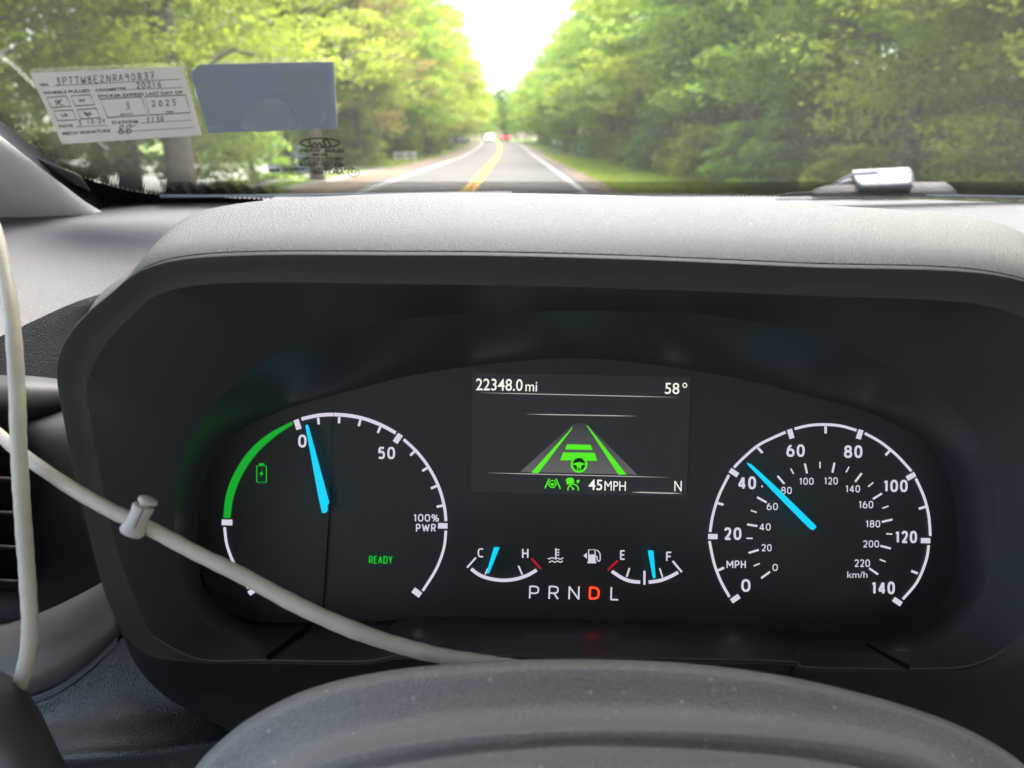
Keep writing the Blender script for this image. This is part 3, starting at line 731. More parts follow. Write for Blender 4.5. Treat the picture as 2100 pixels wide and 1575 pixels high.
# ---- binnacle hood (outer shell, lip, ceiling and dial surround)
A = [(1190, 1356, .300), (850, 1350, .300), (740, 1362, .300), (545, 1360, .299), (400, 1358, .297), (290, 1335, .294), (226, 1245, .288), (180, 1080, .282), (132, 870, .276), (122, 725, .272),
     (215, 612, .270), (375, 531, .270), (850, 522, .270), (1250, 529, .270), (1650, 546, .270), (2040, 563, .270), (2235, 640, .271), (2330, 760, .273), (2322, 880, .276), (2255, 1080, .282),
     (2190, 1230, .288), (2120, 1330, .294), (2010, 1372, .297), (1860, 1377, .299), (1650, 1374, .300), (1600, 1362, .300)]
B = [(1190, 1346, .3005), (850, 1341, .3005), (745, 1354, .3005), (545, 1352, .3), (412, 1350, .299), (318, 1304, .297), (272, 1215, .292), (228, 1080, .286), (190, 880, .279), (182, 775, .276),
     (257, 660, .274), (398, 586, .274), (850, 583, .274), (1250, 591, .274), (1650, 606, .274), (2010, 625, .274), (2175, 695, .275), (2265, 795, .276), (2258, 890, .279), (2208, 1080, .286),
     (2150, 1210, .292), (2080, 1315, .297), (1990, 1362, .299), (1860, 1369, .3), (1655, 1366, .3005), (1595, 1353, .3005)]
Cr = [(1190, 1310, .322), (850, 1306, .322), (752, 1316, .322), (556, 1318, .321), (455, 1300, .320), (388, 1240, .318), (364, 1160, .317), (358, 1060, .317), (372, 950, .317), (425, 850, .316),
      (540, 742, .316), (700, 680, .316), (930, 645, .316), (1190, 638, .316), (1450, 645, .316), (1680, 692, .316), (1850, 765, .316), (1970, 850, .316), (2025, 950, .317), (2040, 1060, .317),
      (2030, 1160, .317), (1995, 1250, .318), (1935, 1318, .320), (1850, 1335, .321), (1660, 1332, .322), (1585, 1318, .322)]
D = [(1190, 1271, .3495), (850, 1265, .3495), (800, 1273, .3495), (560, 1280, .3495), (490, 1268, .3495), (440, 1228, .3495), (412, 1180, .3495), (405, 1080, .3495), (420, 980, .3495), (470, 900, .3495),
     (570, 845, .3495), (700, 806, .3495), (900, 760, .3495), (1190, 735, .3495), (1470, 768, .3495), (1660, 812, .3495), (1790, 850, .3495), (1890, 905, .3495), (1945, 980, .3495), (1962, 1080, .3495),
     (1957, 1180, .3495), (1935, 1240, .3495), (1862, 1290, .3495), (1700, 1297, .3495), (1562, 1291, .3495), (1530, 1278, .3495)]
LA, LB, LC, LD = [[L(*p) for p in R] for R in (A, B, Cr, D)]
hood = empty('instrument_hood', L(1190, 900, .35), 'grey grained hood arching over the lit gauges', 'instrument hood')
# rounded lip between the outer shell and the inner face
A0 = [p+UV_*.0016*(1 if i in range(9, 19) else -.2)+XV*(.0012 if i in range(17, 22) else (-.0012 if i in range(5, 10) else 0))+FV*.004 for i, p in enumerate(LA)]
loft('lip', [A0, LA, [a.lerp(b, .12)-FV*.0006 for a, b in zip(LA, LB)], [a.lerp(b, .6)+FV*.0002 for a, b in zip(LA, LB)], LB], M['lip'], hood, n=8, sub=5)
loft('inner_ceiling', [LB, [a.lerp(b, .12) for a, b in zip(LB, LC)], LC], M['ceiling'], hood, n=8, sub=5, smoothcols=False)
loft('dial_surround', [LC, LD], M['surround'], hood, n=8, sub=6, smoothcols=False)
# outer shell over the top
idx = list(range(7, 21))
R1 = {}; R2 = {}; R3 = {}
R2p = {7: (200, 1080, .31), 8: (150, 862, .305), 9: (150, 692, .305), 10: (254, 582, .31), 11: (376, 488, .345), 12: (850, 458, .345), 13: (1250, 462, .345), 14: (1650, 478, .345), 15: (2000, 502, .345), 16: (2170, 560, .33), 17: (2290, 670, .31), 18: (2300, 880, .31), 19: (2245, 1080, .31), 20: (2180, 1230, .31)}
R3p = {7: (205, 1080, .37), 8: (165, 850, .37), 9: (186, 642, .36), 10: (298, 534, .40), 11: (432, 431, .43), 12: (800, 399, .43), 13: (1250, 402, .43), 14: (1650, 421, .43), 15: (1975, 444, .43), 16: (2110, 494, .41), 17: (2230, 610, .38), 18: (2260, 880, .38), 19: (2215, 1080, .38), 20: (2160, 1230, .38)}
ringA = [A0[i] for i in idx]
ringM = [A0[i].lerp(L(*R2p[i]), .12)+Vector((0, 0, .0006)) for i in idx]
ring2 = [L(*R2p[i]) for i in idx]
ring23 = [L(*R2p[i]).lerp(L(*R3p[i]), .62)+Vector((0, 0, .0022 if 11 <= i <= 16 else 0)) for i in idx]
ring3 = [L(*R3p[i]) for i in idx]
ring4 = [L(*R3p[i])+Vector((0, .018, -.012)) for i in idx]
ring5 = [L(*R3p[i])+Vector((0, .028, -.06)) for i in idx]
loft('outer_shell', [ringA, ringM, ring2, ring23, ring3, ring4, ring5], M['hood_top'], hood, closed=False, n=10, sub=8)
# black skirt below the lip, widened to stand in for the shade there
low = [20, 21, 22, 23, 24, 25, 0, 1, 2, 3, 4, 5, 6, 7]
endp = {20: (2290, 1320), 21: (2330, 1560), 22: (2100, 1720), 23: (1900, 1760), 24: (1650, 1760), 25: (1600, 1760), 0: (1190, 1760), 1: (850, 1760), 2: (740, 1740), 3: (590, 1600), 4: (470, 1500), 5: (335, 1425), 6: (262, 1325), 7: (195, 1095)}
LE = {i: L(*endp[i], .335) for i in low}
loft('column_shroud', [[A0[i] for i in low], [A0[i].lerp(LE[i], .12)+FV*.004 for i in low], [A0[i].lerp(LE[i], .5)+FV*.006 for i in low], [LE[i] for i in low], [LE[i]+FV*.03 for i in low]], M['shroud'], hood, closed=False, n=6, sub=4)
# pale edge along the bottom lip
bl = catmull([p-FV*.0009 for p in [LB[i] for i in (5, 4, 3, 2, 1, 0, 25, 24, 23, 22, 21)]], 8)
V_, f_ = tube_arrays(bl, [.00038]*len(bl), 6); mesh_obj('lip_edge', V_, f_, M['trim'], hood)
# dark split lines across the lower shelf
def shelf(u, v):                                   # shelf point by vertical blend between the lip and the dial edge
    t = (v-1275)/(1352-1275); return L(u, v, .3495+(.3005-.3495)*t-.0012)
ribbon('seam', [(636, 1281), (600, 1310), (548, 1351)], 9, shelf, M['gap'], hood, smooth=False, taper=lambda t: .7+.6*t)
ribbon('seam', [(1778, 1322), (1820, 1346), (1866, 1370)], 8, shelf, M['gap'], hood, smooth=False, taper=lambda t: .5+.9*t)
ribbon('seam', [(412, 1176), (425, 1215), (450, 1246), (490, 1270), (560, 1281), (700, 1279), (790, 1275), (850, 1267)], 8, lambda u, v: L(u, v, .3482), M['gap'], hood, taper=lambda t: .35+.65*math.sin(math.pi*min(t+.15, 1)))

# ---- instrument cluster
clu = empty('instrument_cluster', L(1190, 1050, .35), 'lit gauge cluster with a power gauge, small screen and speedometer', 'instrument cluster')
bd = catmull([L(u, v, .3502) for u, v, _ in D], 6, True)
cen_ = L(1190, 1030, .3502)
mesh_obj('dial_face', bd, [tuple(range(len(bd)))], M['dialface'], clu, smooth=False)
S0 = dial(.0006); S1 = dial(.0012)
Z6 = ztext((3.58, 1420, 840)); Z4 = ztext((3.58, 420, 820)); Z5 = ztext((3.889, 920, 740)); Z7 = ztext((3.889, 920, 1060))
def arc(Z, sc_, pts, wd, m, par, nm='scale_arc', taper=None): return ribbon(nm, [Z(*p) for p in pts], wd/sc_, S0, m, par, taper=taper)
def tick(Z, sc_, a, b, wd, m, par, nm='tick', sf=None): return ribbon(nm, [Z(*a), Z(*b)], wd/sc_, sf or S0, m, par)
def blk(Z, sc_, c, d, ln, wd, m, par):
    k = math.hypot(*d); d = (d[0]/k*ln/2, d[1]/k*ln/2)
    return ribbon('tick', [Z(c[0]-d[0], c[1]-d[1]), Z(c[0]+d[0], c[1]+d[1])], wd/sc_, S0, m, par)
def num(Z, sc_, s, x0, x1, base, top, m, par, bold=.018, slope=.0, nm='numeral', sf=None):
    if all(c in SG for c in s):
        return gauge_text(nm, s, Z(x0, base), Z(x1, base+slope*(x1-x0)), (base-top)/sc_, sf or S0, m, par, .125+bold*2.6)
    return text(nm, s, Z(x0, base), Z(x1, base+slope*(x1-x0)), (base-top)/sc_, sf or S0, m, par, 0)
_el = lambda cx, cy, rx, ry, n=2.5: [(cx+rx*math.copysign(abs(math.cos(t))**(2/n), math.cos(t)), cy+ry*math.copysign(abs(math.sin(t))**(2/n), math.sin(t))) for t in np.linspace(0, 2*math.pi, 20, endpoint=False)]
SG = {  # glyph: width in cap heights, strokes (points, smooth, closed)
 '0': (.62, [(_el(.5, .5, .5, .5), 1, 1)]), '1': (.36, [([(0, .80), (.62, 1)], 0, 0), ([(.70, 1.03), (.70, -.03)], 0, 0)]),
 '2': (.58, [([(.02, .80), (.16, .96), (.5, 1.0), (.84, .94), (.95, .74), (.84, .52), (.5, .26), (.06, .02)], 1, 0), ([(-.04, 0), (1.03, 0)], 0, 0)]),
 '4': (.66, [([(.74, 1.0), (.74, -.04)], 0, 0), ([(.70, 1.0), (.02, .25)], 0, 0), ([(-.02, .24), (1.05, .24)], 0, 0)]),
 '5': (.58, [([(.97, 1), (.12, 1)], 0, 0), ([(.15, 1.0), (.08, .50)], 0, 0), ([(.08, .54), (.45, .62), (.82, .55), (.97, .32), (.84, .08), (.45, 0), (.0, .07)], 1, 0)]),
 '6': (.62, [(_el(.5, .30, .5, .30), 1, 1), ([(.02, .32), (.05, .55), (.30, .86), (.66, 1.0)], 1, 0)]),
 '8': (.62, [(_el(.5, .26, .5, .26), 1, 1), (_el(.5, .77, .42, .23), 1, 1)]),
 'M': (.80, [([(0, -.04), (0, 1.04)], 0, 0), ([(1, -.04), (1, 1.04)], 0, 0), ([(.02, 1), (.5, .28)], 0, 0), ([(.98, 1), (.5, .28)], 0, 0)]),
 'P': (.55, [([(0, -.04), (0, 1.04)], 0, 0), ([(0, 1), (.6, 1), (.95, .9), (1, .70), (.93, .5), (.6, .42), (0, .42)], 1, 0)]),
 'H': (.60, [([(0, -.04), (0, 1.04)], 0, 0), ([(1, -.04), (1, 1.04)], 0, 0), ([(0, .5), (1, .5)], 0, 0)]),
 'W': (.95, [([(0, 1.03), (.26, 0)], 0, 0), ([(.26, 0), (.5, .9)], 0, 0), ([(.5, .9), (.74, 0)], 0, 0), ([(.74, 0), (1, 1.03)], 0, 0)]),
 'R': (.58, [([(0, -.04), (0, 1.04)], 0, 0), ([(0, 1), (.6, 1), (.93, .9), (.97, .72), (.9, .54), (.6, .46), (0, .46)], 1, 0), ([(.52, .46), (1, -.03)], 0, 0)]),
 'C': (.56, [([(1, .97), (.6, 1.0), (.16, .92), (0, .5), (.16, .08), (.6, 0), (1, .03)], 1, 0)]),
 'E': (.50, [([(0, -.04), (0, 1.04)], 0, 0), ([(0, 1), (1, 1)], 0, 0), ([(0, .52), (.88, .52)], 0, 0), ([(0, 0), (1, 0)], 0, 0)]),
 'F': (.50, [([(0, -.06), (0, 1.04)], 0, 0), ([(0, 1), (1, 1)], 0, 0), ([(0, .50), (.88, .50)], 0, 0)]),
 'A': (.62, [([(0, -.04), (.5, 1.0)], 0, 0), ([(.5, 1.0), (1, -.04)], 0, 0), ([(.2, .28), (.8, .28)], 0, 0)]),
 'D': (.60, [([(0, -.04), (0, 1.04)], 0, 0), ([(0, 1), (.5, 1), (.9, .85), (1, .5), (.9, .15), (.5, 0), (0, 0)], 1, 0)]),
 'Y': (.60, [([(0, 1.03), (.5, .42)], 0, 0), ([(1, 1.03), (.5, .42)], 0, 0), ([(.5, .46), (.5, -.04)], 0, 0)]),
 'N': (.62, [([(0, -.04), (0, 1.04)], 0, 0), ([(1, -.04), (1, 1.04)], 0, 0), ([(0, 1), (1, 0)], 0, 0)]),
 'L': (.52, [([(0, -.04), (0, 1.04)], 0, 0), ([(0, 0), (1, 0)], 0, 0)]),
 '%': (.85, [(_el(.19, .76, .19, .24, 2), 1, 1), (_el(.81, .24, .19, .24, 2), 1, 1), ([(.78, 1.02), (.22, -.02)], 0, 0)]),
}
def gauge_text(nm, s, bl, br, cap, sf, m, parent, sw, gap=.085):
    if len(s) > 3: gap = .05
    """rounded square gauge lettering drawn with strokes; sw = stroke thickness in cap heights"""
    tot = sum(SG[c][0] for c in s)+(gap+sw*.4)*(len(s)-1)
    bl = Vector(bl); br = Vector(br); t = (br-bl); k = t.length/tot/cap; tn = t.normalized(); up = Vector((tn.y, -tn.x))
    if up.y > 0: up = -up
    V = []; Fs = []; x = 0; lay = 0
    for c in s:
        wd, strokes = SG[c]
        for pts, sm, cl in strokes:
            lay += 1
            P = [Vector(((x+sw/2+p[0]*(wd-sw))*k, sw/2+p[1]*(1-sw), 0)) for p in pts]
            if sm: P = catmull(P, 4, bool(cl))
            if cl: P.append(P[0])
            n = len(P); b0 = len(V)
            for i, p in enumerate(P):
                a = P[max(i-1, 0)]; b = P[min(i+1, n-1)]
                if cl and i in (0, n-1): a, b = P[-2], P[1]
                tt = (b-a).normalized(); nr = Vector((-tt.y, tt.x, 0))*sw/2
                for q in (p+nr, p-nr):
                    w_ = bl+tn*(q.x*cap)+up*(q.y*cap)
                    V.append(sf(w_.x, w_.y)-FV*.00002*lay)
            Fs += [(b0+2*i, b0+2*i+1, b0+2*i+3, b0+2*i+2) for i in range(n-1)]
        x += wd+gap+sw*.4
    # fit exactly to the measured width
    return mesh_obj(nm, V, Fs, m, parent, smooth=False)
def needle(nm, pts, hub, par, Z, lift=.004, h=.0022):
    """a bar standing off the dial: tapered outline, flat top with a ridge"""
    px = [Z(*p) for p in pts]
    o = prism(nm, px, lambda u, v: L(u, v, DIAL-lift), lambda u, v: L(u, v, DIAL-lift-h), M['blue'], par, .0003)
    return o
W_ = M['white_mark']
spd = empty('speedometer', L(1682, 1080, .35)); attach(spd, clu)
for seg in ([(272, 1375), (210, 1262), (160, 1130), (125, 965)], [(130, 898), (150, 775), (195, 630), (268, 480)], [(305, 425), (385, 345), (500, 252), (685, 165)],
            [(750, 141), (860, 116), (975, 110), (1090, 120), (1205, 152)], [(1265, 174), (1380, 238), (1500, 335), (1608, 452)], [(1640, 505), (1700, 640), (1735, 780), (1747, 928)], [(1735, 995), (1715, 1110), (1650, 1265), (1545, 1392)]):
    arc(Z6, 3.58, seg, 20, W_, spd)
for c, d in (((315, 1388), (.81, -.55)), ((150, 932), (1, 0)), ((305, 463), (.8, .52)), ((722, 178), (.28, .96)), ((1228, 182), (-.3, .95)), ((1605, 490), (-.88, .48)), ((1712, 962), (1, .02)), ((1505, 1410), (.83, .55))):
    blk(Z6, 3.58, c, d, 70, 38, W_, spd)
for a, b in (((180, 685), (228, 698)), ((480, 280), (515, 318)), ((978, 122), (978, 175)), ((1455, 295), (1418, 335)), ((1715, 712), (1662, 728)), ((1655, 1203), (1607, 1185)), ((180, 1185), (233, 1160))):
    tick(Z6, 3.58, a, b, 18, W_, spd)
for a, b in (((505, 1238), (570, 1190)), ((412, 1052), (487, 1030)), ((402, 843), (477, 855)), ((475, 643), (545, 682)), ((625, 487), (675, 545)), ((825, 395), (842, 468)), ((1043, 390), (1028, 463)), ((1243, 467), (1195, 530)), ((1392, 615), (1325, 657)), ((1468, 807), (1390, 825)), ((1380, 1000), (1457, 1020)), ((1298, 1165), (1363, 1210))):
    tick(Z6, 3.58, a, b, 15, W_, spd)
for a, b in (((450, 1148), (495, 1130)), ((397, 945), (442, 945)), ((428, 740), (473, 755)), ((722, 433), (743, 472)), ((937, 383), (937, 430)), ((1150, 420), (1128, 460)), ((1328, 535), (1290, 567)), ((1440, 708), (1395, 724)), ((1423, 912), (1468, 914)), ((1375, 1100), (1418, 1117)), ((508, 558), (516, 570))):
    tick(Z6, 3.58, a, b, 10, W_, spd)
for s, x0, x1, b, t in (('60', 690, 825, 347, 255), ('80', 1113, 1248, 355, 262), ('100', 1405, 1580, 605, 515), ('120', 1490, 1648, 980, 890), ('140', 1318, 1485, 1355, 1262), ('0', 357, 428, 1338, 1245), ('20', 232, 360, 957, 865), ('40', 333, 467, 585, 490)):
    num(Z6, 3.58, s, x0, x1, b, t, W_, spd, .022)
for s, x0, x1, b, t in (('0', 587, 628, 1185, 1133), ('20', 507, 582, 1040, 988), ('40', 490, 575, 888, 835), ('60', 545, 628, 737, 685), ('80', 650, 730, 620, 567), ('100', 785, 890, 552, 500), ('120', 968, 1067, 550, 497), ('140', 1125, 1230, 608, 555), ('160', 1222, 1327, 725, 670), ('180', 1273, 1378, 865, 812), ('200', 1253, 1370, 1012, 960), ('220', 1190, 1303, 1155, 1100)):
    num(Z6, 3.58, s, x0, x1, b, t, W_, spd, .006)
num(Z6, 3.58, 'MPH', 250, 392, 1165, 1107, W_, spd, .012, nm='lettering'); num(Z6, 3.58, 'km/h', 1137, 1285, 1235, 1185, W_, spd, .0, nm='lettering')
needle('needle', [(398, 385), (408, 392), (435, 402), (640, 590), (905, 850), (912, 862), (888, 886), (868, 880), (800, 815), (590, 600), (405, 405)], None, spd, Z6)

pwr = empty('power_gauge', L(687, 1070, .35)); attach(pwr, clu)
go = [(135, 868), (155, 700), (215, 540), (320, 380), (460, 255), (640, 158)]; gi = [(188, 868), (215, 700), (285, 533), (390, 385), (520, 267), (650, 180)]
co = catmull([Vector((*p, 0)) for p in go], 8); ci = catmull([Vector((*p, 0)) for p in gi], 8); nn = len(co)
mesh_obj('charge_arc', [S0(*Z4(p.x, p.y)) for p in co+ci], [(i, i+1, nn+i+1, nn+i) for i in range(nn-1)], M['green_arc'], pwr, smooth=False)
for seg, wd in (([(145, 935), (165, 1075), (230, 1235), (322, 1385)], 20), ([(710, 140), (850, 112), (1000, 110), (1150, 133), (1290, 183), (1402, 243)], 26), ([(1460, 290), (1560, 385), (1650, 505), (1720, 645), (1760, 790), (1770, 890)], 22), ([(1770, 960), (1755, 1090), (1700, 1240), (1600, 1402)], 20)):
    arc(Z4, 3.58, seg, wd, W_, pwr)
for c, d, ln, wd in (((163, 900), (1, .02), 78, 42), ((681, 181), (.3, .95), 74, 40), ((1417, 283), (-.55, .83), 72, 42), ((1747, 925), (1, .02), 70, 40), ((352, 1403), (.8, -.55), 70, 38), ((1557, 1415), (.8, .6), 68, 45)):
    blk(Z4, 3.58, c, d, ln, wd, W_, pwr)
for a, b in (((832, 130), (837, 180)), ((987, 125), (985, 172)), ((1143, 145), (1130, 193)), ((1290, 195), (1270, 243)), ((1545, 375), (1508, 408)), ((1640, 495), (1597, 522)), ((1708, 630), (1660, 650)), ((1752, 775), (1702, 785))):
    tick(Z4, 3.58, a, b, 18, W_, pwr)
num(Z4, 3.58, '0', 685, 748, 350, 255, W_, pwr, .02); num(Z4, 3.58, '50', 1270, 1398, 435, 345, W_, pwr, .02); num(Z4, 3.58, '100%', 1532, 1720, 893, 838, W_, pwr, .01, .01); num(Z4, 3.58, 'PWR', 1550, 1697, 968, 910, W_, pwr, .012, nm='lettering')
num(Z4, 3.58, 'READY', 1205, 1380, 1203, 1145, M['green_text'], pwr, .012, nm='lettering')
g_ = M['green_text']
bt = ribbon('battery_icon', [Z4(*p) for p in ((382, 484), (452, 484), (452, 604), (382, 604))], 9/3.58, S0, g_, pwr, smooth=False, closed=True)
poly('battery_icon', [Z4(*p) for p in ((398, 466), (436, 466), (436, 480), (398, 480))], S0, g_, pwr)
poly('battery_icon', [Z4(*p) for p in ((426, 508), (400, 547), (416, 547), (404, 574), (434, 536), (417, 536))], S0, g_, pwr)
needle('needle', [(738, 192), (746, 180), (756, 182), (766, 205), (915, 755), (900, 780), (905, 800), (895, 828), (860, 832), (835, 720)], None, pwr, Z4)
ribbon('wire_reflection', [Z4(*p) for p in ((948, -20), (930, 600), (905, 1000), (868, 1560))], 10/3.58, dial(.0009), M['gap'], pwr, taper=lambda t: .25+.75*min(max((t-.3)*3, 0), 1))  # dark line painted over the dial for the reflection of a wire
cc = [Z4(930+145*math.cos(a), 940+140*math.sin(a)) for a in np.linspace(0, 2*math.pi, 40, endpoint=False)]
ribbon('hub_outline', cc, 4/3.58, S0, M['ceiling'], pwr, closed=True)

scr = poly('display', [Z5(*p) for p in ((190, 93), (1930, 130), (1900, 1085), (180, 1045))], dial(.0004), M['screen'], clu)
SW = M['screen_white']; G = M['green_lcd']; sl = .013
text('readout', '22348.0', Z5(218, 233), Z5(590, 239), 93/3.889, S1, SW, scr, .006); text('readout', 'mi', Z5(612, 242), Z5(705, 244), 76/3.889, S1, SW, scr, .004)
text('readout', '58', Z5(1725, 262), Z5(1840, 264), 88/3.889, S1, SW, scr, .006)
ribbon('readout', [Z5(1884+15*math.cos(a), 195+17*math.sin(a)) for a in np.linspace(0, 6.283, 16, endpoint=False)], 8/3.889, S1, SW, scr, closed=True)
text('readout', '45', Z5(1115, 1028), Z5(1225, 1031), 83/3.889, S1, SW, scr, .008); text('readout', 'MPH', Z5(1243, 1035), Z5(1413, 1037), 76/3.889, S1, SW, scr, .0); text('readout', 'N', Z5(1800, 1040), Z5(1858, 1041), 83/3.889, S1, SW, scr, .0)
fade = lambda t: min(1, 5*t, 5*(1-t))+.04
for a, b, wd in (((250, 254), (1830, 291), 6), ((620, 425), (1500, 441), 7), ((300, 893), (1760, 930), 6), ((1460, 1047), (1860, 1058), 9)):
    pts = [Z5(a[0]+(b[0]-a[0])*t, a[1]+(b[1]-a[1])*t) for t in np.linspace(0, 1, 12)]
    ribbon('divider', pts, wd/3.889, S1, M['line_grey'], scr, taper=fade)
# the lane picture: graded grey lane built in strips, brighter towards its near edge
lane_m = bpy.data.materials.new('lane_picture'); lane_m.use_nodes = True
_n = lane_m.node_tree.nodes; _l = lane_m.node_tree.links; _b = _n['Principled BSDF']; _b.inputs['Base Color'].default_value = (.01, .01, .01, 1)
_u = _n.new('ShaderNodeUVMap'); _s = _n.new('ShaderNodeSeparateXYZ'); _c = _n.new('ShaderNodeValToRGB'); _l.new(_u.outputs[0], _s.inputs[0]); _l.new(_s.outputs[1], _c.inputs[0])
_c.color_ramp.elements[0].color = (.030, .030, .035, 1); _c.color_ramp.elements[1].color = (.115, .110, .108, 1)
_l.new(_c.outputs[0], _b.inputs['Emission Color']); _b.inputs['Emission Strength'].default_value = K
lane = poly('lane_graphic', [Z5(*p) for p in ((1000, 495), (1100, 497), (1505, 908), (570, 885))], dial(.0009), lane_m, scr)
uvl = lane.data.uv_layers.new(name='UVMap')
for li, vv in zip(range(4), (0, 0, 1, 1)): uvl.data[li].uv = (.5, vv)
for pts in (((988, 520), (982, 545), (715, 897), (658, 892), (972, 545)), ((1098, 513), (1110, 518), (1418, 906), (1355, 908)), ((945, 665), (1133, 670), (1148, 711), (928, 706)), ((912, 730), (1165, 733), (1185, 798), (890, 793))):
    poly('lane_marking', [Z5(*p) for p in pts], S1, G, scr)
def wheel_icon(Z, s, c, r, wd, m, par, back=True):
    if back: poly('wheel_icon', [Z(c[0]+(r+10)*math.cos(a), c[1]+(r+10)*math.sin(a)) for a in np.linspace(0, 6.283, 24, endpoint=False)], dial(.0015), M['disc_dark'], par)
    sf = dial(.0019)
    ribbon('wheel_icon', [Z(c[0]+r*math.cos(a), c[1]+r*math.sin(a)) for a in np.linspace(0, 6.283, 24, endpoint=False)], wd/s, sf, m, par, closed=True)
    poly('wheel_icon', [Z(c[0]+x*r, c[1]+y*r) for x, y in ((-.8, -.12), (-.3, -.22), (0, -.30), (.3, -.22), (.8, -.12), (.8, .1), (.38, .1), (.30, .35), (.22, .9), (-.22, .9), (-.30, .35), (-.38, .1), (-.8, .1))], sf, m, par)
    poly('wheel_icon', [Z(c[0]+x*r, c[1]+y*r) for x, y in ((-.09, .45), (.09, .45), (.12, .85), (-.12, .85))], dial(.0022), M['disc_dark'], par)
wheel_icon(Z5, 3.889, (1040, 825), 59, 17, G, scr)
ribbon('lane_icon', [Z5(802, 940), Z5(768, 1018)], 11/3.889, S1, G, scr); ribbon('lane_icon', [Z5(856, 940), Z5(891, 1020)], 11/3.889, S1, G, scr)
wheel_icon(Z5, 3.889, (828, 982), 28, 8, G, scr, False)
ribbon('cruise_icon', [Z5(993+42*math.cos(a), 1028-44*math.sin(a)) for a in np.linspace(-.15, math.pi+.15, 14)], 10/3.889, S1, G, scr)
ribbon('cruise_icon', [Z5(963, 988), Z5(995, 1022)], 9/3.889, S1, G, scr)
poly('cruise_icon', [Z5(994+9*math.cos(a), 1022+9*math.sin(a)) for a in np.linspace(0, 6.283, 10, endpoint=False)], S1, G, scr)
poly('cruise_icon', [Z5(*p) for p in ((940, 950), (948, 932), (990, 932), (1000, 952), (1003, 975), (990, 975), (960, 984), (940, 984))], S1, G, scr)
poly('cruise_icon', [Z5(*p) for p in ((930, 948), (942, 944), (942, 954), (932, 956))], S1, G, scr)
poly('cruise_icon', [Z5(*p) for p in ((1018, 955), (1042, 948), (1046, 954), (1034, 976), (1024, 974))], S1, G, scr)

tmp = empty('temperature_gauge', L(1035, 1160, .35)); attach(tmp, clu); fu = empty('fuel_gauge', L(1320, 1160, .35)); attach(fu, clu)
arc(Z7, 3.889, [(180, 415), (250, 465), (340, 495), (440, 506), (540, 495), (630, 465), (702, 424)], 27, W_, tmp)
tick(Z7, 3.889, (147, 405), (218, 325), 14, W_, tmp); tick(Z7, 3.889, (660, 330), (737, 415), 19, M['red_tick'], tmp); tick(Z7, 3.889, (557, 390), (588, 462), 13, W_, tmp); tick(Z7, 3.889, (290, 460), (312, 410), 10, W_, tmp)
num(Z7, 3.889, 'C', 230, 282, 323, 250, W_, tmp, .01, nm='lettering'); num(Z7, 3.889, 'H', 585, 638, 330, 252, W_, tmp, .01, nm='lettering')
needle('needle', [(362, 240), (408, 242), (325, 448), (312, 454), (302, 446)], None, tmp, Z7, .003)
ribbon('coolant_icon', [Z7(855, 250), Z7(855, 330)], 10/3.889, S0, W_, tmp)
poly('coolant_icon', [Z7(855+10*math.cos(a), 330+10*math.sin(a)) for a in np.linspace(0, 6.283, 10, endpoint=False)], S0, W_, tmp)
for yy in (262, 283, 304): ribbon('coolant_icon', [Z7(858, yy), Z7(884, yy)], 8/3.889, S0, W_, tmp)
for yy, x0, x1 in ((330, 792, 842), (333, 868, 915), (357, 800, 912)):
    ribbon('coolant_icon', [Z7(x0+(x1-x0)*t, yy+5*math.sin((x0+(x1-x0)*t)/7.0)) for t in np.linspace(0, 1, 9 if x1-x0 < 60 else 17)], 8/3.889, S0, W_, tmp)
arc(Z7, 3.889, [(1302, 434), (1380, 485), (1450, 512), (1528, 521)], 27, W_, fu); arc(Z7, 3.889, [(1595, 521), (1680, 509), (1760, 480), (1830, 442)], 27, W_, fu)
for a, b, wd, m_ in (((1270, 425), (1350, 347), 19, M['red_tick']), ((1443, 408), (1420, 478), 14, W_), ((1562, 430), (1562, 541), 17, W_), ((1683, 410), (1707, 482), 12, W_), ((1787, 352), (1860, 440), 16, W_)): tick(Z7, 3.889, a, b, wd, m_, fu)
num(Z7, 3.889, 'E', 1367, 1410, 343, 265, W_, fu, .01, nm='lettering'); num(Z7, 3.889, 'F', 1733, 1783, 353, 277, W_, fu, .01, nm='lettering')
needle('needle', [(1588, 266), (1633, 268), (1652, 480), (1642, 494), (1628, 485)], None, fu, Z7, .003)
ribbon('pump_icon', [Z7(*p) for p in ((1117, 262), (1168, 262), (1168, 362), (1117, 362))], 9/3.889, S0, W_, fu, smooth=False, closed=True)
poly('pump_icon', [Z7(*p) for p in ((1117, 300), (1168, 300), (1168, 366), (1117, 366))], S0, W_, fu); poly('pump_icon', [Z7(*p) for p in ((1106, 360), (1178, 360), (1178, 370), (1106, 370))], dial(.0007), W_, fu)
ribbon('pump_icon', [Z7(*p) for p in ((1170, 312), (1183, 318), (1186, 345), (1198, 354), (1208, 342), (1208, 300), (1200, 280), (1180, 264))], 8/3.889, S0, W_, fu)
poly('pump_icon', [Z7(*p) for p in ((1075, 309), (1103, 285), (1103, 334))], S0, W_, fu)
gr = empty('gear_indicator', L(1175, 1215, .35)); attach(gr, clu)
for s, x0, x1, b, t, m_ in (('P', 638, 722, 652, 548, W_), ('R', 793, 880, 656, 549, W_), ('N', 952, 1045, 659, 551, W_), ('D', 1113, 1208, 658, 556, M['red_d']), ('L', 1287, 1360, 665, 557, W_)):
    num(Z7, 3.889, s, x0, x1, b, t, m_, gr, -.004 if s != 'D' else .012, .03, nm='letter')

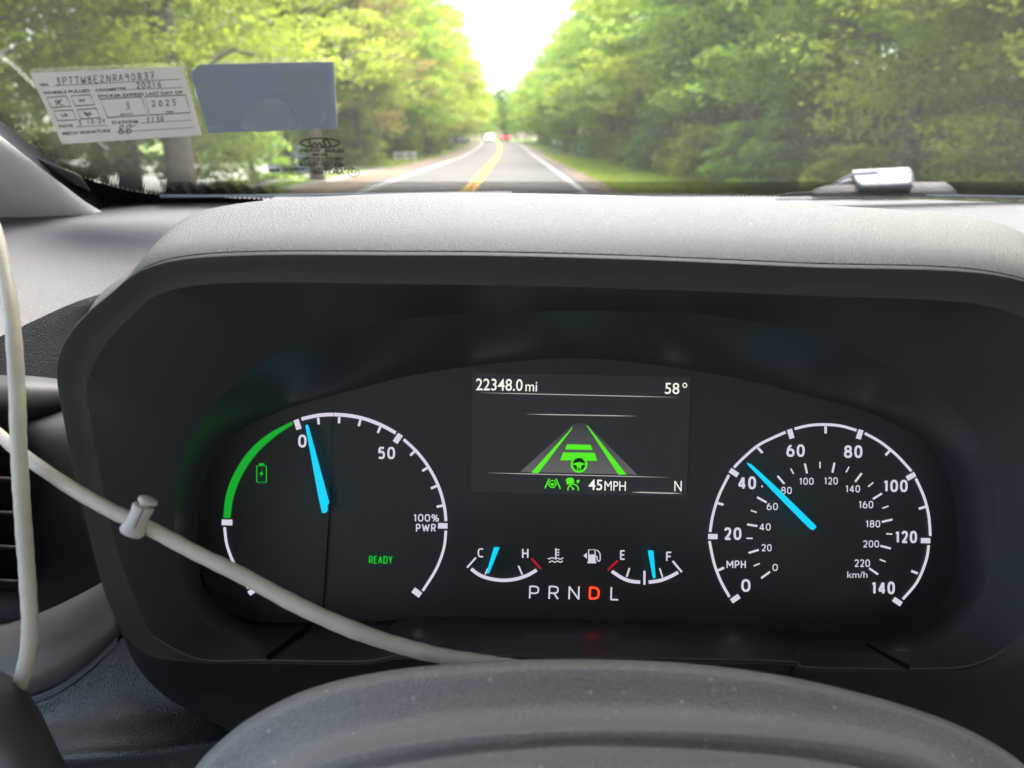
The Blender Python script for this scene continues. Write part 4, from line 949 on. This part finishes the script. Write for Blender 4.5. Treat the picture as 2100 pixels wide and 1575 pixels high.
# ---- windscreen
wsn = empty('windscreen', WS_P, 'raked front windscreen with a black dotted border', 'windscreen')
edge_ws = [(-900, -420), (-560, -110), (-300, 92), (-100, 205), (0, 272), (60, 312), (110, 338), (165, 362), (250, 387), (310, 397), (370, 402), (540, 408)]
V = [WS(u, v) for u, v in ((-900, -420), (3300, -420), (3200, 460), (-900, 460))]
V = [CAM+Vector((-.50, .28, 0)), CAM+Vector((1.28, .28, 0)), CAM+Vector((1.28, .82, 0)), CAM+Vector((-.50, .82, 0))]
for p in V: p.z = WS_P.z-(p.y-WS_P.y)*math.tan(WS_A)
mesh_obj('glass', V, [(0, 1, 2, 3)], M['glass'], wsn, smooth=False)
# solid black border in the lower left corner and along the base
corner = catmull([Vector((*p, 0)) for p in edge_ws], 4)
V = []; 
for p in corner:
    V += [WS(p.x, p.y, -.002)]
base = [WS(p.x, max(p.y+60, 470), -.002) for p in corner]
mesh_obj('black_border', V+base, [(i, i+1, len(V)+i+1, len(V)+i) for i in range(len(V)-1)], M['frit'], wsn, smooth=False)
# dotted part of the border: real little printed dots that shrink away from the edge
def edge_v(u):
    if u >= 540: return 408-(u-540)*.02 if u < 1000 else 398.8+(u-1000)*.004
    for (a, b), (c, d) in zip(edge_ws, edge_ws[1:]):
        if a <= u <= c: return b+(d-b)*(u-a)/(c-a)
    return 408
DV = []; DF = []
def dot(u, v, r, sx=1.0):
    b = len(DV)
    for k in range(5):
        a = 2*math.pi*k/5; DV.append(WS(u+r*sx*math.cos(a), v+r*math.sin(a), -.0016))
    DF.append(tuple(range(b, b+5)))
u = -60.0; k = 0
while u < 560:
    ev = edge_v(u); dep = 58 if u < 420 else 58-(u-420)*.2
    v = ev-2-(k % 2)*2.3; 
    while v > ev-dep:
        t = (ev-v)/dep
        dot(u+(ev-v)*.12, v, 3.0*(1-t)**.5, .95); v -= 4.6
    u += 4.8; k += 1
u = 330.0; k = 0
while u < 2240:
    ev = 409 if u < 540 else edge_v(u); top_ = 372 if u < 1900 else 372
    v = 402-(k % 2)*2.05
    while v > top_:
        t = (v-top_)/(402-top_); dot(u, v, 1.75+.7*min(1, t*1.5), 1.0); v -= 4.1
    u += 4.1; k += 1
dm = bpy.data.meshes.new('border_dots'); dm.from_pydata([tuple(v) for v in DV], [], DF)
o = link_mesh('border_dots', dm, M['frit'], wsn, smooth=False); o['kind'] = 'stuff'
# etched maker's mark, mirrored because it is read from outside
em = M['etch']; sf = wsf(-.001)
ribbon('makers_mark', [(656+40*math.cos(a), 293+9.5*math.sin(a)) for a in np.linspace(0, 6.283, 28, endpoint=False)], 2.8, sf, em, wsn, closed=True)
mm_ = [(678, 299), (672, 288), (662, 289), (668, 296), (660, 299), (655, 293), (650, 299), (646, 292), (640, 299), (633, 288)]
ribbon('makers_mark', mm_, 2.8, sf, em, wsn)
for s, x0, x1, y_, h_ in (('GLASS  WASH', 616, 706, 312, 6), ('SEUMI', 640, 672, 320, 5), ('CBEVOT SLBTE PIMAT', 610, 704, 328.5, 5.5), ('LAZ PUNDS THE DUT EN', 610, 700, 335.5, 5.5), ('MIW 2007 TEMPAR', 612, 704, 342, 5.5), ('TINUNE IWARNO TMAP', 603, 726, 349.5, 5.5)):
    text('etched_text', s, (x0, y_-.5), (x1, y_), h_*1.1, sf, em, wsn, .035, mirror=True)
text('etched_text', 'AJM.2TA081', (638, 356.5), (706, 357), 7.5, sf, em, wsn, .04, mirror=True); text('etched_text', '020 AT 4008', (552, 352), (612, 350), 6, sf, em, wsn, .03, mirror=True)
ribbon('etched_text', [(725+11.5*math.cos(a), 354+7.5*math.sin(a)) for a in np.linspace(0, 6.283, 20, endpoint=False)], 1.8, sf, em, wsn, closed=True)
text('etched_text', 'E4', (719, 357), (731, 357), 6.5, sf, em, wsn, .01, mirror=True)
# base moulding seen as a thin grey-blue line at the foot of the glass
M['moulding'] = mat('base_moulding', (.20, .22, .23), .4)
surf('base_moulding', [[WS(330, 399, -.006), WS(540, 399, -.006), WS(1050, 395, -.006)], [WS(330, 405, -.008), WS(540, 404, -.008), WS(1050, 399, -.008)]], M['moulding'], wsn, nc=20, sub=2, thick=.002)
surf('base_moulding', [[WS(1900, 399, -.006), WS(2100, 402, -.006), WS(2400, 406, -.006)], [WS(1900, 404, -.008), WS(2100, 407, -.008), WS(2400, 411, -.008)]], M['moulding'], wsn, nc=20, sub=2, thick=.002)

# ---- left pillar with its pale cover and rubber seal
pil = empty('pillar', L(60, 380, .6), 'pale fabric-covered pillar at the left end of the windscreen', 'windscreen pillar')
ein = [(-420, -120), (-200, 100), (-60, 238), (0, 283), (60, 330), (120, 375), (182, 421), (215, 440)]
surf('cover', [[WS(u, v, -.030) for u, v in ein], [WS(u-26, v+14, -.036)-FV*.01 for u, v in ein], [WS(u-120, v+60, -.045)-FV*.03 for u, v in ein], [WS(u-330, v+150, -.05)-FV*.05 for u, v in ein]], M['pillar'], pil, nc=40, sub=5, thick=.004)
surf('seal', [[WS(u+14, v-26, -.004) for u, v in ein], [WS(u+6, v-10, -.016) for u, v in ein], [WS(u-6, v+6, -.032) for u, v in ein]], M['rubber'], pil, nc=40, sub=4)
prism('cover_end', [(62, 317), (110, 338), (165, 360), (187, 394), (120, 360)], lambda u, v: WS(u, v, -.008), lambda u, v: WS(u, v, -.014), M['facet'], pil, .001)

# ---- stickers
Z = ztext((5.676, 50, 120))
def backlit(m, col, f):                           # paper lets some daylight through
    n = m.node_tree.nodes; l = m.node_tree.links; t = n.new('ShaderNodeBsdfTranslucent'); t.inputs[0].default_value = (*col, 1)
    mx = n.new('ShaderNodeMixShader'); mx.inputs[0].default_value = f
    l.new(n['Principled BSDF'].outputs[0], mx.inputs[1]); l.new(t.outputs[0], mx.inputs[2]); l.new(mx.outputs[0], n['Material Output'].inputs[0])
backlit(M['paper'], (.50, .505, .50), .35)
stk = prism('inspection_sticker', [(62, 150), (375, 137), (412, 277), (128, 296)], wsf(-.0010), wsf(-.0004), M['paper'], None)
tag(stk, 'pale inspection sticker with handwriting on the left of the windscreen', 'sticker')
PS = wsf(-.0012); PS2 = wsf(-.0014); sk = -.30
def pt(s, x0, y0, x1, y1, h, bold=.03, nm='print', m_='ink', spx=None): return text(nm, s, Z(x0, y0), Z(x1, y1), h/5.676, PS, M[m_], stk, bold, sk)
pt('VIN', 175, 328, 282, 322, 38); pt('WHEELS PULLED', 222, 420, 768, 388, 34); pt('ODOMETER', 832, 388, 1200, 366, 34)
pt('STICKER EXPIRES LAST DAY OF', 862, 458, 1848, 408, 34); pt('DATE', 408, 806, 572, 798, 34); pt('STATION#', 1025, 766, 1330, 748, 36); pt('MECH SIGNATURE', 450, 890, 1008, 856, 34)
pt('RF', 645, 506, 718, 502, 34); pt('LR', 438, 680, 516, 674, 36); pt('LF', 365, 522, 432, 518, 34); pt('RR', 715, 664, 795, 658, 36); pt('MONTH', 1120, 664, 1262, 656, 22); pt('YEAR', 1650, 634, 1742, 628, 22)
for a, b in (((340, 320), (1815, 240)), ((1210, 362), (1840, 338)), ((600, 798), (970, 776)), ((1350, 752), (1940, 718)), ((1070, 858), (1970, 802))):
    ribbon('rule', [Z(*a), Z(*b)], 1.1, PS, M['ink'], stk)
for q in (((258, 455), (490, 435), (542, 555), (315, 575)), ((540, 435), (765, 422), (818, 538), (592, 552)), ((335, 612), (558, 598), (610, 712), (385, 725)), ((612, 598), (835, 580), (882, 690), (660, 705)), ((880, 475), (1360, 445), (1435, 658), (968, 688)), ((1398, 445), (1875, 425), (1930, 630), (1462, 658))):
    ribbon('box_outline', [Z(*p) for p in q], 2.0, PS, M['ink'], stk, smooth=False, closed=True)
def hand(strokes, ox, oy, s, wd=1.5, m_='pen', slope=-.06):
    for st_ in strokes:
        pts = [Z(ox+x*s, oy-y*s+slope*x*s) for x, y in st_]
        ribbon('handwriting', pts, wd, PS2, M[m_], stk, smooth=len(pts) > 2)
GL = {'3': [[(.05, .9), (.4, 1), (.45, .75), (.2, .55), (.5, .4), (.4, .05), (0, .1)]], 'P': [[(.1, 0), (.1, 1)], [(.1, 1), (.5, .95), (.5, .6), (.12, .5)]],
      'T': [[(0, 1), (.6, 1)], [(.3, 1), (.28, 0)]], 'W': [[(0, 1), (.12, 0), (.3, .6), (.45, 0), (.65, 1)]], '8': [[(.45, .9), (.15, .95), (.15, .6), (.5, .35), (.35, 0), (.05, .2), (.3, .55), (.5, .85)]],
      'E': [[(.5, 1), (.1, .95), (.1, .05), (.55, 0)], [(.1, .5), (.4, .5)]], '2': [[(.02, .75), (.25, 1), (.45, .75), (.05, .05), (.3, .12), (.6, 0)]], 'N': [[(.05, 0), (.1, 1)], [(.1, 1), (.5, 0)], [(.5, 0), (.6, 1)]],
      'R': [[(.1, 0), (.12, 1)], [(.12, 1), (.5, .9), (.45, .55), (.14, .5)], [(.25, .5), (.6, 0)]], 'A': [[(0, 0), (.28, 1)], [(.28, 1), (.55, 0)], [(.12, .4), (.45, .4)]], '9': [[(.45, .8), (.2, 1), (.05, .7), (.25, .5), (.45, .8), (.42, 0)]],
      '0': [[(.25, 1), (.02, .5), (.25, 0), (.5, .5), (.28, 1)]], '7': [[(0, .95), (.5, 1), (.2, 0)], [(.1, .5), (.45, .5)]], '1': [[(.2, 1), (.2, 0)]], '6': [[(.4, 1), (.05, .5), (.2, 0), (.45, .2), (.3, .5), (.08, .35)]],
      '5': [[(.55, 1), (.12, .95), (.1, .6), (.45, .45), (.35, .05), (0, .1)]], '-': [[(0, .5), (.35, .5)]], '4': [[(.1, 1), (.1, .5), (.5, .55)], [(.5, 1), (.4, 0)]], 'X': [[(0, 1), (.5, 0)], [(.5, 1), (0, 0)]], 'Y': [[(0, 1), (.25, .5)], [(.55, 1), (.15, 0)]], ' ': []}
def write(s, ox, oy, h, adv, wd=1.5, m_='pen', slope=-.06):
    for i, ch in enumerate(s):
        x = ox+i*adv
        hand([[(p[0]+p[1]*-.12, p[1]) for p in st_] for st_ in GL.get(ch, [])], x, oy+slope*(x-ox), h, wd, m_, slope)
write('3PTTW8E2NRA90837', 375, 308, 82, 73, 1.7); write('20216', 1310, 352, 74, 62, 1.7); write('3', 1185, 592, 80, 60, 1.7); write('2025', 1490, 562, 70, 80, 1.8)
write('3', 625, 782, 70, 60, 1.4); write('12-24', 735, 762, 50, 44, 1.4); write('E130', 1435, 742, 58, 52, 1.6)
hand([[(0, 0), (.1, .9), (.5, 1), (.3, .6), (.1, .5), (.6, .3), (.3, 0), (0, .1)], [(1.0, .1), (.9, .8), (1.4, 1), (1.2, .5), (.9, .5), (1.5, .3), (1.1, 0), (.8, .2)], [(1.3, .8), (2.0, .95)]], 1105, 878, 95, 1.8, 'pen_red')
hand([[(0, 1), (.3, .5), (.8, 0), (1.2, .02)], [(.9, 1), (.4, .4), (0, -.1)]], 365, 548, 80, 1.5); hand([[(0, 1), (.5, .4), (1.0, 0)]], 685, 690, 75, 1.6)
M['sticker_back'] = mat('sticker_back', (.31, .36, .43), .45, .4, vary=(28, .10))
backlit(M['sticker_back'], (.36, .41, .48), .22)
gs = prism('blank_sticker', [(391, 150), (408, 133), (684, 127), (692, 263), (427, 273)], wsf(-.0010), wsf(-.0004), M['sticker_back'], None)
tag(gs, 'blank blue-grey sticker back with a clipped corner beside the inspection sticker', 'sticker')
M['stain_a'] = mat('adhesive_mark', (.55, .63, .745), .5, vary=(30, .08)); M['stain_b'] = mat('adhesive_pale', (.60, .68, .79), .5, vary=(30, .08))
backlit(M['stain_a'], (.41, .468, .547), .22); backlit(M['stain_b'], (.45, .51, .59), .22)
for pts, m_ in (([(400, 175), (440, 150), (470, 158), (478, 190), (500, 215), (505, 245), (470, 262), (432, 258), (410, 215)], 'stain_a'), ([(520, 215), (560, 200), (590, 218), (600, 262), (500, 266)], 'stain_b'), ([(580, 150), (640, 140), (668, 170), (668, 250), (612, 255), (600, 200), (565, 185)], 'stain_a')):
    o = mesh_obj('adhesive_mark', [wsf(-.0011 if m_ == 'stain_a' else -.0013)(p.x, p.y) for p in catmull([Vector((*p, 0)) for p in pts], 6, True)], [tuple(range(len(pts)*6))], M[m_], gs, smooth=False)
for st_, par_ in (([(62, 150), (375, 137)], stk), ([(375, 137), (412, 277)], stk), ([(62, 150), (128, 296)], stk), ([(408, 133), (684, 127)], gs), ([(684, 127), (692, 263)], gs), ([(391, 150), (427, 273)], gs)):
    ribbon('cut_edge', [st_[0], st_[1]], 1.6, wsf(-.0016), M['paper_edge'], par_)

# ---- wiper outside the glass, lower right
wip = empty('wiper', WS(1780, 385, .02), 'silver and black wiper arm parked at the lower right of the windscreen', 'wiper')
def wl(u, v, d): return L(u, v, d)
surf('arm_cover', [[wl(1748, 356, .86), wl(1800, 353, .86), wl(1862, 350, .86)], [wl(1747, 359, .84), wl(1800, 356, .84), wl(1866, 353, .84)], [wl(1752, 370, .795), wl(1810, 368, .795), wl(1869, 365, .795)],
                   [wl(1760, 384, .765), wl(1812, 382, .765), wl(1868, 379, .765)], [wl(1762, 389, .768), wl(1812, 388, .768), wl(1866, 385, .768)]], M['silver'], wip, nc=14, sub=4, thick=.004)
prism('arm_tip', [(1860, 351), (1873, 354), (1876, 378), (1862, 381), (1868, 366)], lambda u, v: L(u, v, .800), lambda u, v: L(u, v, .812), M['wiper_black'], wip, .001)
ribbon('arm_rod', [(1690, 391), (1716, 374), (1746, 358), (1800, 354)], 6, lambda u, v: L(u, v, .800), M['silver'], wip, smooth=False)
prism('linkage', [(1702, 389), (1724, 373), (1746, 364), (1752, 377), (1768, 388), (1730, 392)], lambda u, v: L(u, v, .796), lambda u, v: L(u, v, .815), M['wiper_black'], wip, .002)
surf('pivot_cover', [[wl(1690, 387, .800), wl(1800, 381, .800), wl(1938, 379, .800)], [wl(1664, 398, .772), wl(1800, 394, .772), wl(1958, 396, .772)], [wl(1664, 404, .770), wl(1800, 404, .770), wl(1962, 404, .770)]], M['wiper_black'], wip, nc=16, sub=4, thick=.003)
prism('blade', [(1590, 401), (1600, 397), (1680, 391), (1682, 402), (1600, 404)], lambda u, v: L(u, v, .775), lambda u, v: L(u, v, .785), M['wiper_black'], wip, .001)

# ---- steering wheel: rim top near the lens, the rest of the wheel below the frame
sw = empty('steering_wheel', L(1230, 2300, .22), 'dusty grey leather steering wheel seen over its top rim', 'steering wheel')
out = [(330, 1760), (352, 1660), (400, 1576), (445, 1526), (520, 1468), (640, 1411), (800, 1375), (1000, 1357), (1190, 1352), (1400, 1360), (1600, 1385), (1800, 1431), (1950, 1481), (2050, 1532), (2110, 1580), (2165, 1660), (2190, 1760)]
band = [(430, 1830), (470, 1740), (520, 1662), (570, 1600), (660, 1556), (780, 1527), (900, 1510), (1030, 1498), (1190, 1491), (1380, 1492), (1560, 1500), (1720, 1516), (1850, 1540), (1930, 1572), (1985, 1620), (2030, 1700), (2050, 1800)]
dk = [(u+(1190-u)*.03, v+36+abs(u-1190)*.012) for u, v in band]
lo = [(u+(1190-u)*.06, v+72+abs(u-1190)*.02) for u, v in band]
def lp(a, b, t): return [(p[0]+(q[0]-p[0])*t, p[1]+(q[1]-p[1])*t) for p, q in zip(a, b)]
def row(P, d): return [L(u, v, d) for u, v in P]
rows = [row(out, .240), row(out, .228), row(lp(out, band, .05), .2215), row(lp(out, band, .12), .2180), row(lp(out, band, .20), .2167), row(lp(out, band, .5), .2140), row(lp(out, band, .74), .2105),
        row(lp(out, band, .90), .2025), row(band, .1885), row(lp(band, dk, .5), .1858), row(dk, .1856), row(lp(dk, lo, .45), .180), row(lo, .173), row([(u, v+90) for u, v in lo], .170), row([(u, v+230) for u, v in lo], .19)]
def surf_st(name, rows, mat_, parent, n=8, sub=6):
    return loft(name, rows, mat_, parent, closed=False, n=n, sub=sub)
surf_st('rim', rows, M['rim'], sw)
# lower part of the rim and spokes
cx_, cy_ = 1240, 2750
low = [L(cx_+1010*math.cos(a), cy_-1150*math.sin(a), .2-.03*math.sin(a)) for a in np.linspace(math.pi-.93, 2*math.pi+.93, 40)]
V_, f_ = tube_arrays(low, [.015]*len(low), 14); mesh_obj('lower_rim', V_, f_, M['rim'], sw)
hubc = L(cx_, cy_, .24)
bmh = bmesh.new(); bmesh.ops.create_uvsphere(bmh, u_segments=24, v_segments=14, radius=1)
for vv in bmh.verts:
    q = vv.co.copy(); vv.co = hubc+XV*q.x*.075+UV_*q.y*.07+FV*q.z*.028
mh = bpy.data.meshes.new('hub'); bmh.to_mesh(mh); bmh.free(); link_mesh('hub', mh, M['facet'], sw)
for a in (0.12, math.pi-.12, -math.pi/2):
    V_, f_ = tube_arrays([hubc+(XV*math.cos(a)+UV_*math.sin(a))*.05, L(cx_+990*math.cos(a), cy_-1130*math.sin(a), .205)], [.018, .012], 10); mesh_obj('spoke', V_, f_, M['facet'], sw)

# ---- cream cords
def cord(name, pts, label, ry=None):
    P = catmull([L(u, v, d) for u, v, d, _ in pts], 8); rr = catmull([Vector((w_/2/F*d, 0, 0)) for u, v, d, w_ in pts], 8)
    V_, f_ = tube_arrays(P, [max(r.x, .0003)*(1+.025*math.sin(i*1.7)+.02*math.sin(i*.63)) for i, r in enumerate(rr)], 14)
    o = mesh_obj(name, V_, f_, M['cord'], None); tag(o, label, 'cord'); return o
cord('cord', [(-90, 330, .30, 24), (-42, 400, .29, 26), (-10, 470, .28, 26), (6, 540, .272, 28), (20, 615, .265, 29), (28, 690, .26, 30), (35, 800, .255, 31), (38, 900, .252, 31), (43, 1000, .25, 31), (50, 1100, .25, 31), (56, 1180, .25, 31), (61, 1270, .25, 31), (59, 1330, .251, 32), (47, 1385, .253, 31), (34, 1424, .256, 29), (26, 1460, .27, 26)], 'cream cord hanging upright along the left edge')
cord('cord', [(-140, 780, .30, 22), (-60, 846, .285, 24), (0, 893, .27, 25), (50, 935, .262, 27), (150, 1003, .256, 28), (230, 1048, .254, 30), (300, 1080, .254, 30), (400, 1133, .254, 31), (500, 1182, .255, 32), (600, 1236, .256, 33), (700, 1282, .257, 34), (800, 1318, .258, 33), (900, 1344, .258, 32), (1000, 1358, .258, 28), (1080, 1368, .258, 24), (1180, 1385, .26, 22)], 'cream cord slanting across the power gauge')
# slider on the slanting cord: slotted barrel with a flared foot and a push button
slz = empty('cord_slider', L(283, 1062, .252), 'cream plastic cord slider clamped on the slanting cord', 'cord stopper')
ax0, ax1 = L(268, 1096, .2505), L(300, 1026, .2505); axd = (ax1-ax0)
def lathe(prof, c0_, axis, ns=24):
    axis = axis.copy(); x = axis.cross(FV).normalized(); y = axis.cross(x).normalized(); V = []
    for t, r in prof:
        for k in range(ns):
            a = 2*math.pi*k/ns; V.append(c0_+axis*t+(x*math.cos(a)+y*math.sin(a))*r)
    f = grid_faces(len(prof), ns, True); f.append(tuple(range(ns))); f.append(tuple((len(prof)-1)*ns+k for k in range(ns))[::-1])
    return V, f
pxm = .2505/F
V_, f_ = lathe([(0, 14*pxm), (.015, 22*pxm), (.08, 25*pxm), (.16, 24*pxm), (.3, 20*pxm), (.6, 20*pxm), (.8, 22*pxm), (.84, 20.5*pxm), (.845, 12*pxm)], ax0, axd); mesh_obj('barrel', V_, f_, M['slider'], slz)
V_, f_ = lathe([(.84, 11*pxm), (.93, 11*pxm)], ax0, axd, 16); mesh_obj('plunger', V_, f_, M['slider'], slz)
V_, f_ = lathe([(.92, 10*pxm), (.925, 18*pxm), (.96, 20*pxm), (1.03, 19*pxm), (1.07, 13*pxm), (1.08, 4*pxm)], ax0+XV*.0006, axd); mesh_obj('button', V_, f_, M['slider'], slz)

# slot down the side of the barrel: a thin bead coloured as its inner shade
SLT = mat('slot_shadow', (.16, .15, .135), .8)
sl_n = [L(291+dx, v_, .2503-20*pxm*.93) for v_, dx in ((1043, 3), (1050, 0), (1066, -8), (1084, -15))]
V_, f_ = tube_arrays(catmull(sl_n, 4), [.00022]*13, 6); mesh_obj('slot', V_, f_, SLT, slz)

# ---- grey door trim in the bottom left corner
dt = surf('door_trim', [[L(-200, 1330, .262), L(-80, 1370, .258), L(0, 1408, .255), L(30, 1432, .254), L(60, 1480, .252), L(90, 1545, .25), L(112, 1590, .249), L(150, 1700, .248)],
                        [L(-220, 1340, .25), L(-100, 1385, .246), L(-12, 1425, .246), L(14, 1452, .246), L(42, 1500, .245), L(70, 1560, .243), L(90, 1605, .243), L(125, 1715, .243)],
                        [L(-230, 1420, .244), L(-140, 1460, .242), L(-60, 1490, .24), L(-30, 1515, .24), L(-5, 1560, .24), L(15, 1600, .239), L(30, 1650, .239), L(60, 1740, .239)],
                        [L(-300, 1600, .25), L(-220, 1620, .25), L(-160, 1640, .25), L(-130, 1660, .25), L(-100, 1680, .25), L(-80, 1700, .25), L(-60, 1720, .25), L(-40, 1800, .25)]], M['trim'], None, nc=40, thick=.004)
tag(dt, 'brown-grey curved door trim in the bottom left corner', 'door trim')
